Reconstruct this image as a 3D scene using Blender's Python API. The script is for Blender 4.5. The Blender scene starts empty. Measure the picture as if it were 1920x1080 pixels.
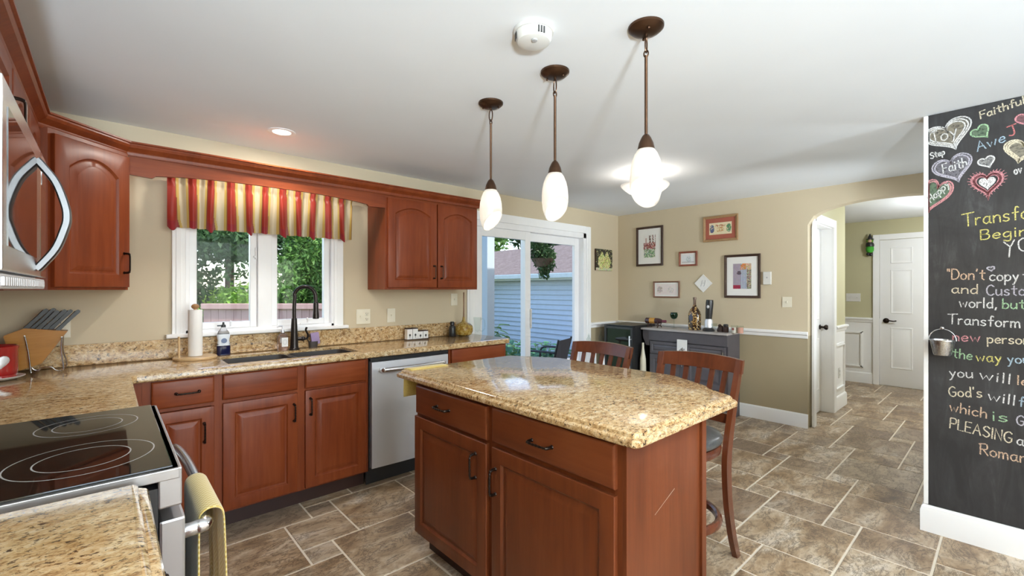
import bpy, bmesh, math, random
import numpy as np
from mathutils import Vector, Matrix
from mathutils.geometry import tessellate_polygon

SC = bpy.context.scene
COL = SC.collection
PI = math.pi
R = math.radians
rnd = random.Random(7)

# ------------------------------------------------------------------ camera
CAM_H = 1.345          # eye height
YAW = 47.98            # degrees from +X towards +Y (the window wall)
cam_d = bpy.data.cameras.new('camera')
cam_d.sensor_width = 36.0
cam_d.lens = 36.0 * 840.0 / 1920.0
cam_d.shift_y = 1.8 / 1920.0
cam_d.clip_start = 0.02
cam_d.clip_end = 300
cam = bpy.data.objects.new('camera', cam_d)
COL.objects.link(cam)
cam.location = (0, 0, CAM_H)
cam.rotation_euler = (PI / 2, 0, R(YAW - 90))
SC.camera = cam

# ------------------------------------------------------------------ view
SC.view_settings.view_transform = 'Standard'
SC.view_settings.look = 'None'
SC.view_settings.gamma = 1.0
SC.view_settings.use_curve_mapping = False
SC.view_settings.exposure = 0.60
try:
    SC.cycles.max_bounces = 10
    SC.cycles.diffuse_bounces = 6
    SC.cycles.glossy_bounces = 4
    SC.cycles.transmission_bounces = 8
    SC.cycles.transparent_max_bounces = 16
    SC.cycles.sample_clamp_indirect = 6.0
    SC.cycles.caustics_reflective = False
    SC.cycles.caustics_refractive = False
    SC.cycles.use_denoising = True
except Exception:
    pass

# ------------------------------------------------------------------ sky and sun
W = bpy.data.worlds.new('world')
SC.world = W
W.use_nodes = True
wn = W.node_tree
wn.nodes.clear()
sky = wn.nodes.new('ShaderNodeTexSky')
sky.sky_type = 'NISHITA'
sky.sun_disc = False
sky.sun_elevation = R(48)
sky.sun_rotation = R(140)
bg = wn.nodes.new('ShaderNodeBackground')
bg.inputs['Strength'].default_value = 0.40
wo = wn.nodes.new('ShaderNodeOutputWorld')
wn.links.new(sky.outputs[0], bg.inputs[0])
wn.links.new(bg.outputs[0], wo.inputs[0])

def light(name, kind, loc, energy, color=(1, 1, 1), size=None, rot=None, size_y=None, spread=None):
    d = bpy.data.lights.new(name, kind)
    d.energy = energy
    d.color = color
    if kind == 'AREA':
        d.shape = 'RECTANGLE' if size_y else 'DISK'
        d.size = size or 0.3
        if size_y:
            d.size_y = size_y
        if spread:
            d.spread = spread
    elif kind == 'POINT':
        d.shadow_soft_size = size or 0.05
    elif kind == 'SUN':
        d.angle = R(1.0)
    o = bpy.data.objects.new(name, d)
    o.location = loc
    if rot:
        o.rotation_euler = rot
    COL.objects.link(o)
    return o

sun = light('sun', 'SUN', (6, -6, 12), 5.0, (1.0, 0.95, 0.86))
sd = Vector((0.42, -0.62, 0.80)).normalized()          # towards the sun
sun.rotation_euler = sd.to_track_quat('Z', 'Y').to_euler()
# added area fill, placed at the unseen window opening behind the camera
light('daylight_rear_window', 'AREA', (1.2, -2.72, 1.40), 64, (0.78, 0.91, 1.0), 3.2, (R(90), 0, 0), 1.7)

# ------------------------------------------------------------------ shell numbers
ZC = 2.308             # ceiling
W0 = -0.55             # range wall (x)
W1 = 3.463             # window wall (y)
W2 = 5.010             # dining wall (x)
CH = 3.389             # blackboard wall (x)
YB = -2.60             # wall behind the camera
CT = 0.920             # counter top

# ------------------------------------------------------------------ mesh builder
class MB:
    def __init__(self):
        self.bm = bmesh.new()

    def _take(self, t, mi, M):
        for f in t.faces:
            f.material_index = mi
        if M is not None:
            t.transform(M)
        me = bpy.data.meshes.new('tmp')
        t.to_mesh(me)
        t.free()
        self.bm.from_mesh(me)
        bpy.data.meshes.remove(me)
        return self

    def box(self, x0, y0, z0, x1, y1, z1, bev=0.0, seg=2, mi=0, M=None):
        t = bmesh.new()
        bmesh.ops.create_cube(t, size=1.0)
        for v in t.verts:
            v.co = Vector((x0 + (v.co.x + .5) * (x1 - x0), y0 + (v.co.y + .5) * (y1 - y0), z0 + (v.co.z + .5) * (z1 - z0)))
        if bev > 0:
            bmesh.ops.bevel(t, geom=list(t.edges), offset=bev, segments=seg, affect='EDGES', profile=0.6)
        bmesh.ops.recalc_face_normals(t, faces=t.faces)
        return self._take(t, mi, M)

    def loft(self, rings, cap0=True, cap1=True, mi=0, M=None, closed=True):
        t = bmesh.new()
        R_ = [[t.verts.new(p) for p in r] for r in rings]
        n = len(R_[0])
        for a, b in zip(R_[:-1], R_[1:]):
            for i in range(n if closed else n - 1):
                j = (i + 1) % n
                try:
                    t.faces.new((a[i], a[j], b[j], b[i]))
                except ValueError:
                    pass
        if closed:
            if cap0:
                t.faces.new(list(reversed(R_[0])))
            if cap1:
                t.faces.new(R_[-1])
        bmesh.ops.recalc_face_normals(t, faces=t.faces)
        return self._take(t, mi, M)

    def lathe(self, prof, c=(0, 0, 0), n=28, cap=True, mi=0, M=None):
        rings = []
        for r, z in prof:
            r = max(r, 1e-4)
            rings.append([(c[0] + r * math.cos(2 * PI * i / n), c[1] + r * math.sin(2 * PI * i / n), c[2] + z) for i in range(n)])
        return self.loft(rings, cap, cap, mi, M)

    def tube(self, pts, r, n=8, radii=None, closed=False, mi=0, M=None, cap=True, flat=1.0):
        P = [Vector(p) for p in pts]
        m = len(P)
        rings = []
        up = Vector((0, 0, 1))
        prev = None
        for i in range(m):
            if closed:
                d = (P[(i + 1) % m] - P[i - 1]).normalized()
            else:
                d = (P[min(i + 1, m - 1)] - P[max(i - 1, 0)]).normalized()
            if prev is None:
                a = up if abs(d.dot(up)) < .95 else Vector((1, 0, 0))
                u = d.cross(a).normalized()
            else:
                u = prev - d * prev.dot(d)
                u = u.normalized() if u.length > 1e-6 else d.cross(up).normalized()
            prev = u
            v = d.cross(u)
            rr = radii[i] if radii else r
            rings.append([P[i] + rr * (math.cos(2 * PI * k / n) * u + flat * math.sin(2 * PI * k / n) * v) for k in range(n)])
        if closed:
            rings.append(rings[0])
            return self.loft(rings, False, False, mi, M)
        return self.loft(rings, cap, cap, mi, M)

    def cyl(self, p0, p1, r0, r1=None, n=16, mi=0, M=None):
        return self.tube([p0, p1], r0, n, [r0, r0 if r1 is None else r1], mi=mi, M=M)

    def sphere(self, c, r, n=16, sx=1, sy=1, sz=1, mi=0, M=None):
        t = bmesh.new()
        bmesh.ops.create_uvsphere(t, u_segments=n, v_segments=max(6, n // 2), radius=1)
        for v in t.verts:
            v.co = Vector((c[0] + v.co.x * r * sx, c[1] + v.co.y * r * sy, c[2] + v.co.z * r * sz))
        return self._take(t, mi, M)

    def prism(self, poly, a0, a1, axis='z', mi=0, M=None, bev=0):
        def p3(p, a):
            return {'z': (p[0], p[1], a), 'y': (p[0], a, p[1]), 'x': (a, p[0], p[1])}[axis]
        t = bmesh.new()
        lo = [t.verts.new(p3(p, a0)) for p in poly]
        hi = [t.verts.new(p3(p, a1)) for p in poly]
        n = len(poly)
        for i in range(n):
            j = (i + 1) % n
            t.faces.new((lo[i], lo[j], hi[j], hi[i]))
        t.faces.new(lo)
        t.faces.new(hi)
        bmesh.ops.recalc_face_normals(t, faces=t.faces)
        if bev:
            bmesh.ops.bevel(t, geom=list(t.edges), offset=bev, segments=2, affect='EDGES')
        return self._take(t, mi, M)

    def faces(self, verts, faces, mi=0, M=None, recalc=False):
        t = bmesh.new()
        vs = [t.verts.new(v) for v in verts]
        for f in faces:
            try:
                t.faces.new([vs[i] for i in f])
            except ValueError:
                pass
        if recalc:
            bmesh.ops.recalc_face_normals(t, faces=t.faces)
        return self._take(t, mi, M)


def xf(o, loc, rz):
    o.location = loc
    o.rotation_euler = (0, 0, rz)


def obj(name, mb, mats, parent=None, loc=(0, 0, 0), rz=0.0, smooth=32, rot=None, label=None, kind=None):
    me = bpy.data.meshes.new(name)
    if isinstance(mb, MB):
        bmesh.ops.remove_doubles(mb.bm, verts=mb.bm.verts, dist=1e-6)
        mb.bm.to_mesh(me)
        mb.bm.free()
    else:
        me = mb
    if not isinstance(mats, (list, tuple)):
        mats = [mats]
    if len(me.materials) == 0:
        for m in mats:
            me.materials.append(m)
    if smooth:
        me.polygons.foreach_set('use_smooth', [True] * len(me.polygons))
        try:
            me.set_sharp_from_angle(angle=R(smooth))
        except Exception:
            pass
    o = bpy.data.objects.new(name, me)
    COL.objects.link(o)
    o.location = loc
    o.rotation_euler = rot if rot else (0, 0, rz)
    if parent is not None:
        o.parent = parent
    if label:
        o['label'] = label
    if kind:
        o['kind'] = kind
    return o


def thing(name, label, cat, loc=(0, 0, 0), rz=0.0, group=None):
    o = bpy.data.objects.new(name, None)
    o.empty_display_size = .05
    COL.objects.link(o)
    xf(o, loc, rz)
    o['label'] = label
    o['category'] = cat
    if group:
        o['group'] = group
    return o


def tag(o, label, cat, group=None, kind=None):
    o['label'] = label
    o['category'] = cat
    if group:
        o['group'] = group
    if kind:
        o['kind'] = kind
    return o


def struct(name, mb, mats, label=None, cat=None, **k):
    o = obj(name, mb, mats, **k)
    if k.get('parent') is None:
        o['kind'] = 'structure'
        if label:
            o['label'] = label
        if cat:
            o['category'] = cat
    return o


def bez(p, n=10):
    """quadratic-ish smooth path through points (Catmull-Rom)"""
    P = [Vector(q) for q in p]
    out = []
    for i in range(len(P) - 1):
        a = P[i - 1] if i > 0 else P[i] * 2 - P[i + 1]
        b, c = P[i], P[i + 1]
        d = P[i + 2] if i + 2 < len(P) else P[i + 1] * 2 - P[i]
        for k in range(n):
            t = k / n
            out.append(.5 * ((2 * b) + (c - a) * t + (2 * a - 5 * b + 4 * c - d) * t * t + (3 * b - a - 3 * c + d) * t ** 3))
    out.append(P[-1])
    return out


def offset_poly(poly, d):
    """inset a CCW polygon by d (miter joints)"""
    n = len(poly)
    out = []
    for i in range(n):
        p0, p1, p2 = Vector(poly[i - 1]), Vector(poly[i]), Vector(poly[(i + 1) % n])
        e1 = (p1 - p0).normalized()
        e2 = (p2 - p1).normalized()
        n1 = Vector((-e1.y, e1.x))
        n2 = Vector((-e2.y, e2.x))
        m = (n1 + n2)
        k = m.dot(n1)
        m = m / max(k, .3)
        out.append(p1 + m * d)
    return out


def slab(mb, outer, profile, holes=(), mi=0):
    """outer CCW 2-D polygon, profile [(inset, z)] from underside up to top; holes are CW-or-CCW polygons (straight sides)"""
    t = bmesh.new()
    rings = []
    for d, z in profile:
        rings.append([t.verts.new((p[0], p[1], z)) for p in offset_poly(outer, d)])
    n = len(outer)
    for a, b in zip(rings[:-1], rings[1:]):
        for i in range(n):
            j = (i + 1) % n
            t.faces.new((a[i], a[j], b[j], b[i]))
    z0, z1 = profile[0][1], profile[-1][1]
    hl = [[(t.verts.new((p[0], p[1], z0)), t.verts.new((p[0], p[1], z1))) for p in h] for h in holes]
    for h in hl:
        m = len(h)
        for i in range(m):
            j = (i + 1) % m
            t.faces.new((h[i][0], h[j][0], h[j][1], h[i][1]))
    for idx, ring in ((0, rings[0]), (1, rings[-1])):
        loops = [[v for v in ring]] + [[p[idx] for p in h] for h in hl]
        flat = [v for l in loops for v in l]
        tri = tessellate_polygon([[Vector((v.co.x, v.co.y, 0)) for v in l] for l in loops])
        for f in tri:
            try:
                t.faces.new([flat[i] for i in f])
            except ValueError:
                pass
    bmesh.ops.recalc_face_normals(t, faces=t.faces)
    return mb._take(t, mi, None)


def sweep(mb, path, prof, mi=0, closed=False):
    """path: 2-D polyline walked so that 'outwards' is on its right; prof: [(out, z)]"""
    n = len(path)
    P = [Vector(p) for p in path]
    rings = []
    for i in range(n):
        if closed:
            e1 = (P[i] - P[i - 1]).normalized()
            e2 = (P[(i + 1) % n] - P[i]).normalized()
        else:
            e1 = (P[i] - P[i - 1]).normalized() if i > 0 else (P[1] - P[0]).normalized()
            e2 = (P[i + 1] - P[i]).normalized() if i < n - 1 else e1
        n1 = Vector((e1.y, -e1.x))
        n2 = Vector((e2.y, -e2.x))
        m = n1 + n2
        m = m / max(m.dot(n1), .3)
        rings.append([(P[i].x + m.x * d, P[i].y + m.y * d, z) for d, z in prof])
    if closed:
        rings.append(rings[0])
    return mb.loft(rings, not closed, not closed, mi)

# ------------------------------------------------------------------ materials
class NT:
    def __init__(self, name):
        self.m = bpy.data.materials.new(name)
        self.m.use_nodes = True
        self.t = self.m.node_tree
        self.b = self.t.nodes['Principled BSDF']
        self.out = self.t.nodes['Material Output']

    def n(self, kind, **k):
        nd = self.t.nodes.new('ShaderNode' + kind)
        for a, v in k.items():
            setattr(nd, a, v)
        return nd

    def l(self, a, b):
        self.t.links.new(a, b)

    def coords(self, scale=(1, 1, 1), rot=(0, 0, 0), kind='Object', jitter=False):
        tc = self.n('TexCoord')
        mp = self.n('Mapping')
        mp.inputs['Scale'].default_value = scale
        mp.inputs['Rotation'].default_value = rot
        self.l(tc.outputs[kind], mp.inputs['Vector'])
        if jitter:
            oi = self.n('ObjectInfo')
            mu = self.n('Math', operation='MULTIPLY')
            mu.inputs[1].default_value = 37.0
            self.l(oi.outputs['Random'], mu.inputs[0])
            self.l(mu.outputs[0], mp.inputs['Location'])
        return mp.outputs[0]

    def noise(self, vec, scale, detail=4, rough=.55, dist=0.0, dim='3D'):
        nd = self.n('TexNoise')
        nd.noise_dimensions = dim
        nd.inputs['Scale'].default_value = scale
        nd.inputs['Detail'].default_value = detail
        nd.inputs['Roughness'].default_value = rough
        nd.inputs['Distortion'].default_value = dist
        self.l(vec, nd.inputs['Vector'])
        return nd

    def ramp(self, fac, stops, interp='LINEAR'):
        r = self.n('ValToRGB')
        cr = r.color_ramp
        cr.interpolation = interp
        while len(cr.elements) < len(stops):
            cr.elements.new(.5)
        for e, (p, c) in zip(cr.elements, stops):
            e.position = p
            e.color = (*c, 1) if len(c) == 3 else c
        self.l(fac, r.inputs[0])
        return r.outputs[0]

    def mix(self, fac, a, b, mode='MIX'):
        x = self.n('MixRGB', blend_type=mode)
        for s, i in ((fac, 0), (a, 1), (b, 2)):
            if isinstance(s, (int, float)):
                x.inputs[i].default_value = s
            elif isinstance(s, tuple):
                x.inputs[i].default_value = (*s, 1) if len(s) == 3 else s
            else:
                self.l(s, x.inputs[i])
        return x.outputs[0]

    def set(self, **k):
        for a, v in k.items():
            key = {'color': 'Base Color', 'rough': 'Roughness', 'metal': 'Metallic', 'coat': 'Coat Weight', 'coatr': 'Coat Roughness',
                   'spec': 'Specular IOR Level', 'trans': 'Transmission Weight', 'ior': 'IOR', 'emit': 'Emission Color',
                   'emits': 'Emission Strength', 'alpha': 'Alpha', 'sheen': 'Sheen Weight', 'aniso': 'Anisotropic'}[a]
            s = self.b.inputs[key]
            if hasattr(v, 'links') or isinstance(v, bpy.types.NodeSocket):
                self.l(v, s)
            elif isinstance(v, tuple):
                s.default_value = (*v, 1) if len(v) == 3 else v
            else:
                s.default_value = v
        return self

    def bump(self, h, strength=.2, dist=.01):
        b = self.n('Bump')
        b.inputs['Strength'].default_value = strength
        b.inputs['Distance'].default_value = dist
        self.l(h, b.inputs['Height'])
        self.l(b.outputs[0], self.b.inputs['Normal'])
        return self


def plain(name, color, rough=.5, metal=0.0, vary=.06, **k):
    t = NT(name)
    v = t.noise(t.coords(), 9, 3)
    lo = tuple(c * (1 - vary) for c in color)
    hi = tuple(min(1, c * (1 + vary)) for c in color)
    t.set(color=t.ramp(v.outputs['Fac'], [(.3, lo), (.7, hi)]), rough=rough, metal=metal, **k)
    return t.m


def paint(name, color, rough=.6):
    t = NT(name)
    c = t.coords()
    v = t.noise(c, 1.3, 2)
    t.set(color=t.ramp(v.outputs['Fac'], [(.3, tuple(x * .975 for x in color)), (.7, tuple(min(1, x * 1.025) for x in color))]), rough=rough, spec=.3)
    fine = t.noise(c, 260, 2)
    t.bump(fine.outputs['Fac'], .06, .002)
    return t.m


def wood(name, dark, mid, lightc, stretch=(14, 14, 1.1), rough=.36, coat=.08):
    t = NT(name)
    c = t.coords(stretch, jitter=True)
    a = t.noise(c, 1.0, 5, .6, .6)
    b = t.noise(c, 5.0, 3, .5)
    blotch = t.noise(t.coords((2.2, 2.2, 1.2), jitter=True), 1.4, 2)
    f = t.mix(.35, a.outputs['Fac'], b.outputs['Fac'])
    f = t.mix(.35, f, blotch.outputs['Fac'])
    t.set(color=t.ramp(f, [(.3, dark), (.5, mid), (.72, lightc)]), rough=rough, coat=coat, coatr=.25, spec=.25)
    t.bump(b.outputs['Fac'], .05, .002)
    return t.m


def granite():
    t = NT('granite')
    c = t.coords((1, 1.0, 1), (0, 0, .5), 'Object')
    tc = t.coords((.75, 1.25, 1.1), (0, 0, .6))
    a = t.noise(tc, 50, 5, .72, .5)
    b = t.noise(tc, 78, 4, .72, .6)
    big = t.noise(c, 7, 3, .6)
    d = t.noise(tc, 150, 3, .6)
    col = t.ramp(a.outputs['Fac'], [(.34, (.15, .075, .030)), (.41, (.36, .21, .095)), (.48, (.53, .36, .18)), (.56, (.64, .48, .28)), (.66, (.74, .62, .44))])
    warm = t.mix(t.ramp(big.outputs['Fac'], [(.38, (0, 0, 0)), (.68, (.4, .4, .4))]), col, (.50, .31, .125))
    flecks = t.ramp(b.outputs['Fac'], [(.375, (1, 1, 1)), (.42, (0, 0, 0))])
    col2 = t.mix(flecks, warm, (.050, .030, .018))
    fl2 = t.ramp(d.outputs['Fac'], [(.36, (.8, .8, .8)), (.41, (0, 0, 0))])
    col3 = t.mix(fl2, col2, (.13, .07, .035))
    t.set(color=col3, rough=.09, spec=.5)
    return t.m


def tile_mat():
    t = NT('slate_tile')
    at = t.n('Attribute', attribute_name='tile')
    tcn = t.n('TexCoord')
    mp = t.n('Mapping')
    mp.inputs['Scale'].default_value = (2.2, 4.6, 1)
    mp.inputs['Rotation'].default_value = (0, 0, .35)
    t.l(tcn.outputs['Object'], mp.inputs['Vector'])
    sh = t.n('VectorMath', operation='SCALE')
    sh.inputs['Scale'].default_value = 30.0
    t.l(at.outputs['Color'], sh.inputs[0])
    ad = t.n('VectorMath', operation='ADD')
    t.l(mp.outputs[0], ad.inputs[0])
    t.l(sh.outputs[0], ad.inputs[1])
    a = t.noise(ad.outputs[0], 1.1, 9, .70, .45)
    v = t.noise(ad.outputs[0], 1.7, 10, .78, .7)
    fine = t.noise(ad.outputs[0], 9.0, 6, .75, .3)
    base = t.ramp(a.outputs['Fac'], [(.32, (.12, .066, .032)), (.42, (.28, .18, .098)), (.50, (.42, .30, .185)), (.57, (.54, .43, .305)), (.66, (.68, .60, .50))])
    sep = t.n('SeparateColor')
    t.l(at.outputs['Color'], sep.inputs[0])
    toned = t.mix(t.ramp(sep.outputs[1], [(.0, (0, 0, 0)), (.55, (.0, .0, .0)), (1, (.75, .75, .75))]), base, (.20, .135, .095))
    toned = t.mix(t.ramp(sep.outputs[0], [(.5, (0, 0, 0)), (1, (.45, .45, .45))]), toned, (.46, .375, .27))
    veins = t.ramp(v.outputs['Fac'], [(.30, (.55, .55, .55)), (.40, (0, 0, 0)), (.47, (0, 0, 0)), (.495, (.95, .95, .95)), (.518, (0, 0, 0))])
    toned = t.mix(t.ramp(fine.outputs['Fac'], [(.36, (.55, .55, .55)), (.5, (0, 0, 0))]), toned, (.17, .115, .07))
    col = t.mix(veins, toned, (.085, .055, .035))
    t.set(color=col, rough=t.ramp(a.outputs['Fac'], [(.3, (.30, .30, .30)), (.7, (.42, .42, .42))]), spec=.4)
    t.bump(v.outputs['Fac'], .12, .004)
    return t.m


def attr_mat(name, rough=.55, attr='col', **k):
    t = NT(name)
    a = t.n('Attribute', attribute_name=attr)
    n_ = t.noise(t.coords(), 60, 3)
    t.set(color=t.mix(.12, a.outputs['Color'], n_.outputs['Fac'], 'OVERLAY'), rough=rough, **k)
    return t.m


def thin_glass(name, tint=(1, 1, 1), refl=.07, rough=0.0):
    t = NT(name)
    t.t.nodes.remove(t.b)
    tr = t.n('BsdfTransparent')
    tr.inputs[0].default_value = (*tint, 1)
    gl = t.n('BsdfGlossy')
    gl.inputs['Roughness'].default_value = rough
    lw = t.n('LayerWeight')
    lw.inputs['Blend'].default_value = .5
    pw = t.n('Math', operation='POWER')
    pw.inputs[1].default_value = 4.0
    t.l(lw.outputs['Facing'], pw.inputs[0])
    ma = t.n('Math', operation='MULTIPLY_ADD')
    ma.inputs[1].default_value = .30
    ma.inputs[2].default_value = .006
    t.l(pw.outputs[0], ma.inputs[0])
    mx = t.n('MixShader')
    t.l(ma.outputs[0], mx.inputs[0])
    t.l(tr.outputs[0], mx.inputs[1])
    t.l(gl.outputs[0], mx.inputs[2])
    t.l(mx.outputs[0], t.out.inputs[0])
    return t.m


def glass(name, color=(1, 1, 1), rough=.02):
    t = NT(name)
    n_ = t.noise(t.coords(), 40, 3)
    t.set(color=t.ramp(n_.outputs['Fac'], [(.3, tuple(c * .9 for c in color)), (.7, color)]), rough=rough, trans=.92, ior=1.45)
    return t.m


def brushed(name, color=(.62, .62, .63), rough=.28, stretch=(1, 1, 90)):
    t = NT(name)
    n_ = t.noise(t.coords(stretch), 6, 3)
    t.set(color=t.ramp(n_.outputs['Fac'], [(.3, tuple(c * .96 for c in color)), (.7, color)]), metal=1.0,
          rough=t.ramp(n_.outputs['Fac'], [(.3, (rough * .85,) * 3), (.7, (rough * 1.2,) * 3)]))
    return t.m


def leaf_mat(name, a, b, c):
    t = NT(name)
    n_ = t.noise(t.coords(kind='Object'), 1.7, 4, .7)
    n2 = t.noise(t.coords(kind='Object'), 14, 2, .7)
    f = t.mix(.5, n_.outputs['Fac'], n2.outputs['Fac'])
    col = t.ramp(f, [(.32, a), (.5, b), (.68, c)])
    t.set(color=col, rough=.5, spec=.3)
    tl = t.n('BsdfTranslucent')
    t.l(col, tl.inputs[0])
    mx = t.n('MixShader')
    mx.inputs[0].default_value = .35
    t.l(t.b.outputs[0], mx.inputs[1])
    t.l(tl.outputs[0], mx.inputs[2])
    t.l(mx.outputs[0], t.out.inputs[0])
    return t.m


def lamp_glass(name, color, strength):
    t = NT(name)
    n_ = t.noise(t.coords(), 30, 3)
    t.set(color=t.ramp(n_.outputs['Fac'], [(.3, (.56, .55, .53)), (.7, (.62, .61, .59))]), rough=.3, emit=color, emits=strength)
    tl = t.n('BsdfTranslucent')
    tl.inputs[0].default_value = (.95, .93, .9, 1)
    mx = t.n('MixShader')
    mx.inputs[0].default_value = .45
    t.l(t.b.outputs[0], mx.inputs[1])
    t.l(tl.outputs[0], mx.inputs[2])
    t.l(mx.outputs[0], t.out.inputs[0])
    return t.m


def chalk_mat(name, color, cover=.8, scale=140):
    t = NT(name)
    n_ = t.noise(t.coords(), scale, 4, .7)
    t.set(color=t.ramp(n_.outputs['Fac'], [(.3, tuple(c * .85 for c in color)), (.7, color)]), rough=.95, spec=.1)
    tr = t.n('BsdfTransparent')
    mx = t.n('MixShader')
    t.l(t.ramp(n_.outputs['Fac'], [(.34, (0, 0, 0)), (.52, (cover,) * 3)]), mx.inputs[0])
    t.l(tr.outputs[0], mx.inputs[1])
    t.l(t.b.outputs[0], mx.inputs[2])
    t.l(mx.outputs[0], t.out.inputs[0])
    return t.m


M = {}
M['wall'] = paint('tan_wall_paint', (.57, .485, .345))
M['wall_low'] = paint('khaki_wall_paint', (.36, .30, .195))
M['hall'] = paint('olive_wall_paint', (.50, .47, .30))
M['ceil'] = paint('ceiling_paint', (.80, .825, .85), .8)
M['trim'] = paint('white_trim_paint', (.86, .86, .86), .35)
M['vinyl'] = plain('white_vinyl', (.84, .84, .85), .3, vary=.02)
M['wood'] = wood('cherry_wood', (.120, .022, .0060), (.198, .040, .0105), (.262, .064, .019))
M['wood_h'] = wood('cherry_wood_across', (.120, .022, .0060), (.208, .043, .0115), (.278, .070, .022), (1.1, 14, 14))
M['wood_dark'] = wood('dark_cherry_wood', (.080, .019, .0065), (.135, .034, .011), (.180, .050, .017))
M['wood_dark_h'] = wood('dark_cherry_wood_across', (.080, .019, .0065), (.135, .034, .011), (.180, .050, .017), (1.1, 14, 14))
M['stool'] = wood('stool_wood', (.060, .016, .008), (.115, .030, .012), (.170, .050, .020), rough=.22, coat=.6)
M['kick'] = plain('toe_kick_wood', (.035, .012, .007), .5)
M['granite'] = granite()
M['tile'] = tile_mat()
M['grout'] = plain('grout', (.74, .66, .54), .85)
M['bronze'] = plain('dark_bronze', (.030, .020, .015), .35, .85)
M['bronze_lamp'] = plain('oil_rubbed_bronze', (.085, .045, .026), .32, .85)
M['black'] = plain('black_plastic', (.018, .018, .019), .35)
M['black_gloss'] = plain('black_glass', (.012, .011, .009), .035, spec=.6)
M['ring'] = plain('cooktop_marking', (.42, .42, .42), .3)
M['steel'] = brushed('stainless_steel', (.80, .81, .84), .52)
M['steel_range'] = brushed('range_steel', (.42, .41, .41), .40)
M['steel_h'] = brushed('stainless_steel_across', (.66, .66, .67), .22, (90, 90, 1))
M['chrome'] = plain('polished_steel', (.62, .62, .62), .16, 1.0, vary=.02)
M['mirror_black'] = plain('dark_oven_glass', (.10, .095, .09), .03, .6)
M['sink'] = plain('dark_composite', (.050, .040, .036), .45)
M['orb'] = plain('dark_faucet_bronze', (.030, .024, .022), .28, .7)
M['bowsteel'] = plain('satin_handle_steel', (.17, .17, .175), .34, 1.0, vary=.02)
M['pane'] = thin_glass('window_glass')
M['plastic_white'] = plain('white_plastic', (.68, .67, .64), .35, vary=.02)
M['ivory'] = plain('ivory_plastic', (.74, .69, .56), .4, vary=.02)
M['slot'] = plain('outlet_slots', (.05, .05, .05), .5)
M['lampglass'] = lamp_glass('frosted_lamp_glass', (1.0, .96, .90), .07)
M['bulb'] = lamp_glass('lit_bulb', (1.0, .95, .86), 4.0)
M['clearglass'] = thin_glass('clear_glass', (.93, .95, .94))

# ------------------------------------------------------------------ floor
def build_floor():
    ux, uy, X0, Y0, g = .152, .156, .74, 2.43, .0048
    xa, xb, ya, yb = W0 - .02, 8.06, YB - .02, W1 + .02
    V, F, C_ = [], [], []
    rr = random.Random(11)
    for i in range(-12, 14):
        for j in range(-26, 30):
            ox, oy = 5 * i + j, i + 3 * j
            for (tx, ty, s) in ((0, 0, 2), (2, 0, 3), (1, 2, 1)):
                ax, ay = X0 + (ox + tx) * ux, Y0 + (oy + ty) * uy
                bx, by = ax + s * ux, ay + s * uy
                ax, ay, bx, by = ax + g, ay + g, bx - g, by - g
                ax, bx, ay, by = max(ax, xa), min(bx, xb), max(ay, ya), min(by, yb)
                if bx - ax < .01 or by - ay < .01:
                    continue
                if bx < W0 or ax > 8.06:
                    continue
                k = len(V)
                e = .0025
                V += [(ax, ay, -.003), (bx, ay, -.003), (bx, by, -.003), (ax, by, -.003),
                      (ax + e, ay + e, 0), (bx - e, ay + e, 0), (bx - e, by - e, 0), (ax + e, by - e, 0)]
                F += [(k + 4, k + 5, k + 6, k + 7), (k, k + 1, k + 5, k + 4), (k + 1, k + 2, k + 6, k + 5), (k + 2, k + 3, k + 7, k + 6), (k + 3, k, k + 4, k + 7)]
                C_ += [(rr.random(), rr.random(), rr.random(), 1.0)] * 5
    k = len(V)
    V += [(xa, ya, -.0028), (xb, ya, -.0028), (xb, yb, -.0028), (xa, yb, -.0028)]
    F.append((k, k + 1, k + 2, k + 3))
    k = len(V)
    V += [(xa, ya, -.12), (xb, ya, -.12), (xb, yb, -.12), (xa, yb, -.12)]
    F.append((k + 3, k + 2, k + 1, k))
    C_ += [(0, 0, 0, 1)] * 2
    me = bpy.data.meshes.new('floor')
    me.from_pydata(V, [], F)
    me.materials.append(M['tile'])
    me.materials.append(M['grout'])
    a = me.color_attributes.new('tile', 'FLOAT_COLOR', 'CORNER')
    data = []
    for p in me.polygons:
        for _ in p.loop_indices:
            data += C_[p.index]
    a.data.foreach_set('color', data)
    me.polygons[-1].material_index = 1
    me.polygons[-2].material_index = 1
    o = obj('floor', me, [], smooth=0)
    o['kind'] = 'structure'
    return o
build_floor()

# ------------------------------------------------------------------ ceiling and walls
struct('ceiling', MB().box(W0 - .15, YB - .15, ZC, 8.2, W1 + .15, ZC + .1), M['ceil'], smooth=0)

T = .15
wx0, wx1, wz0, wz1 = .36, 1.28, 1.065, 2.00       # kitchen window opening
dx0, dx1, dz1 = 2.62, 4.33, 2.02                  # sliding door opening
b = MB()
for (x0, x1, z0, z1, mi) in ((W0 - T, wx0, 0, ZC, 0), (wx0, wx1, 0, wz0, 0), (wx0, wx1, wz1, ZC, 0), (wx1, dx0, 0, ZC, 0), (dx0, dx1, dz1, ZC, 0),
                             (dx1, W2, .89, ZC, 0), (dx1, W2, 0, .89, 1), (W2, 6.4, 0, ZC, 0)):
    b.box(x0, W1, z0, x1, W1 + T, z1, mi=mi)
struct('wall_back', b, [M['wall'], M['wall_low']], smooth=0)
struct('wall_left', MB().box(W0 - T, YB, 0, W0, W1 + T, ZC), M['wall'], smooth=0)

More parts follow.
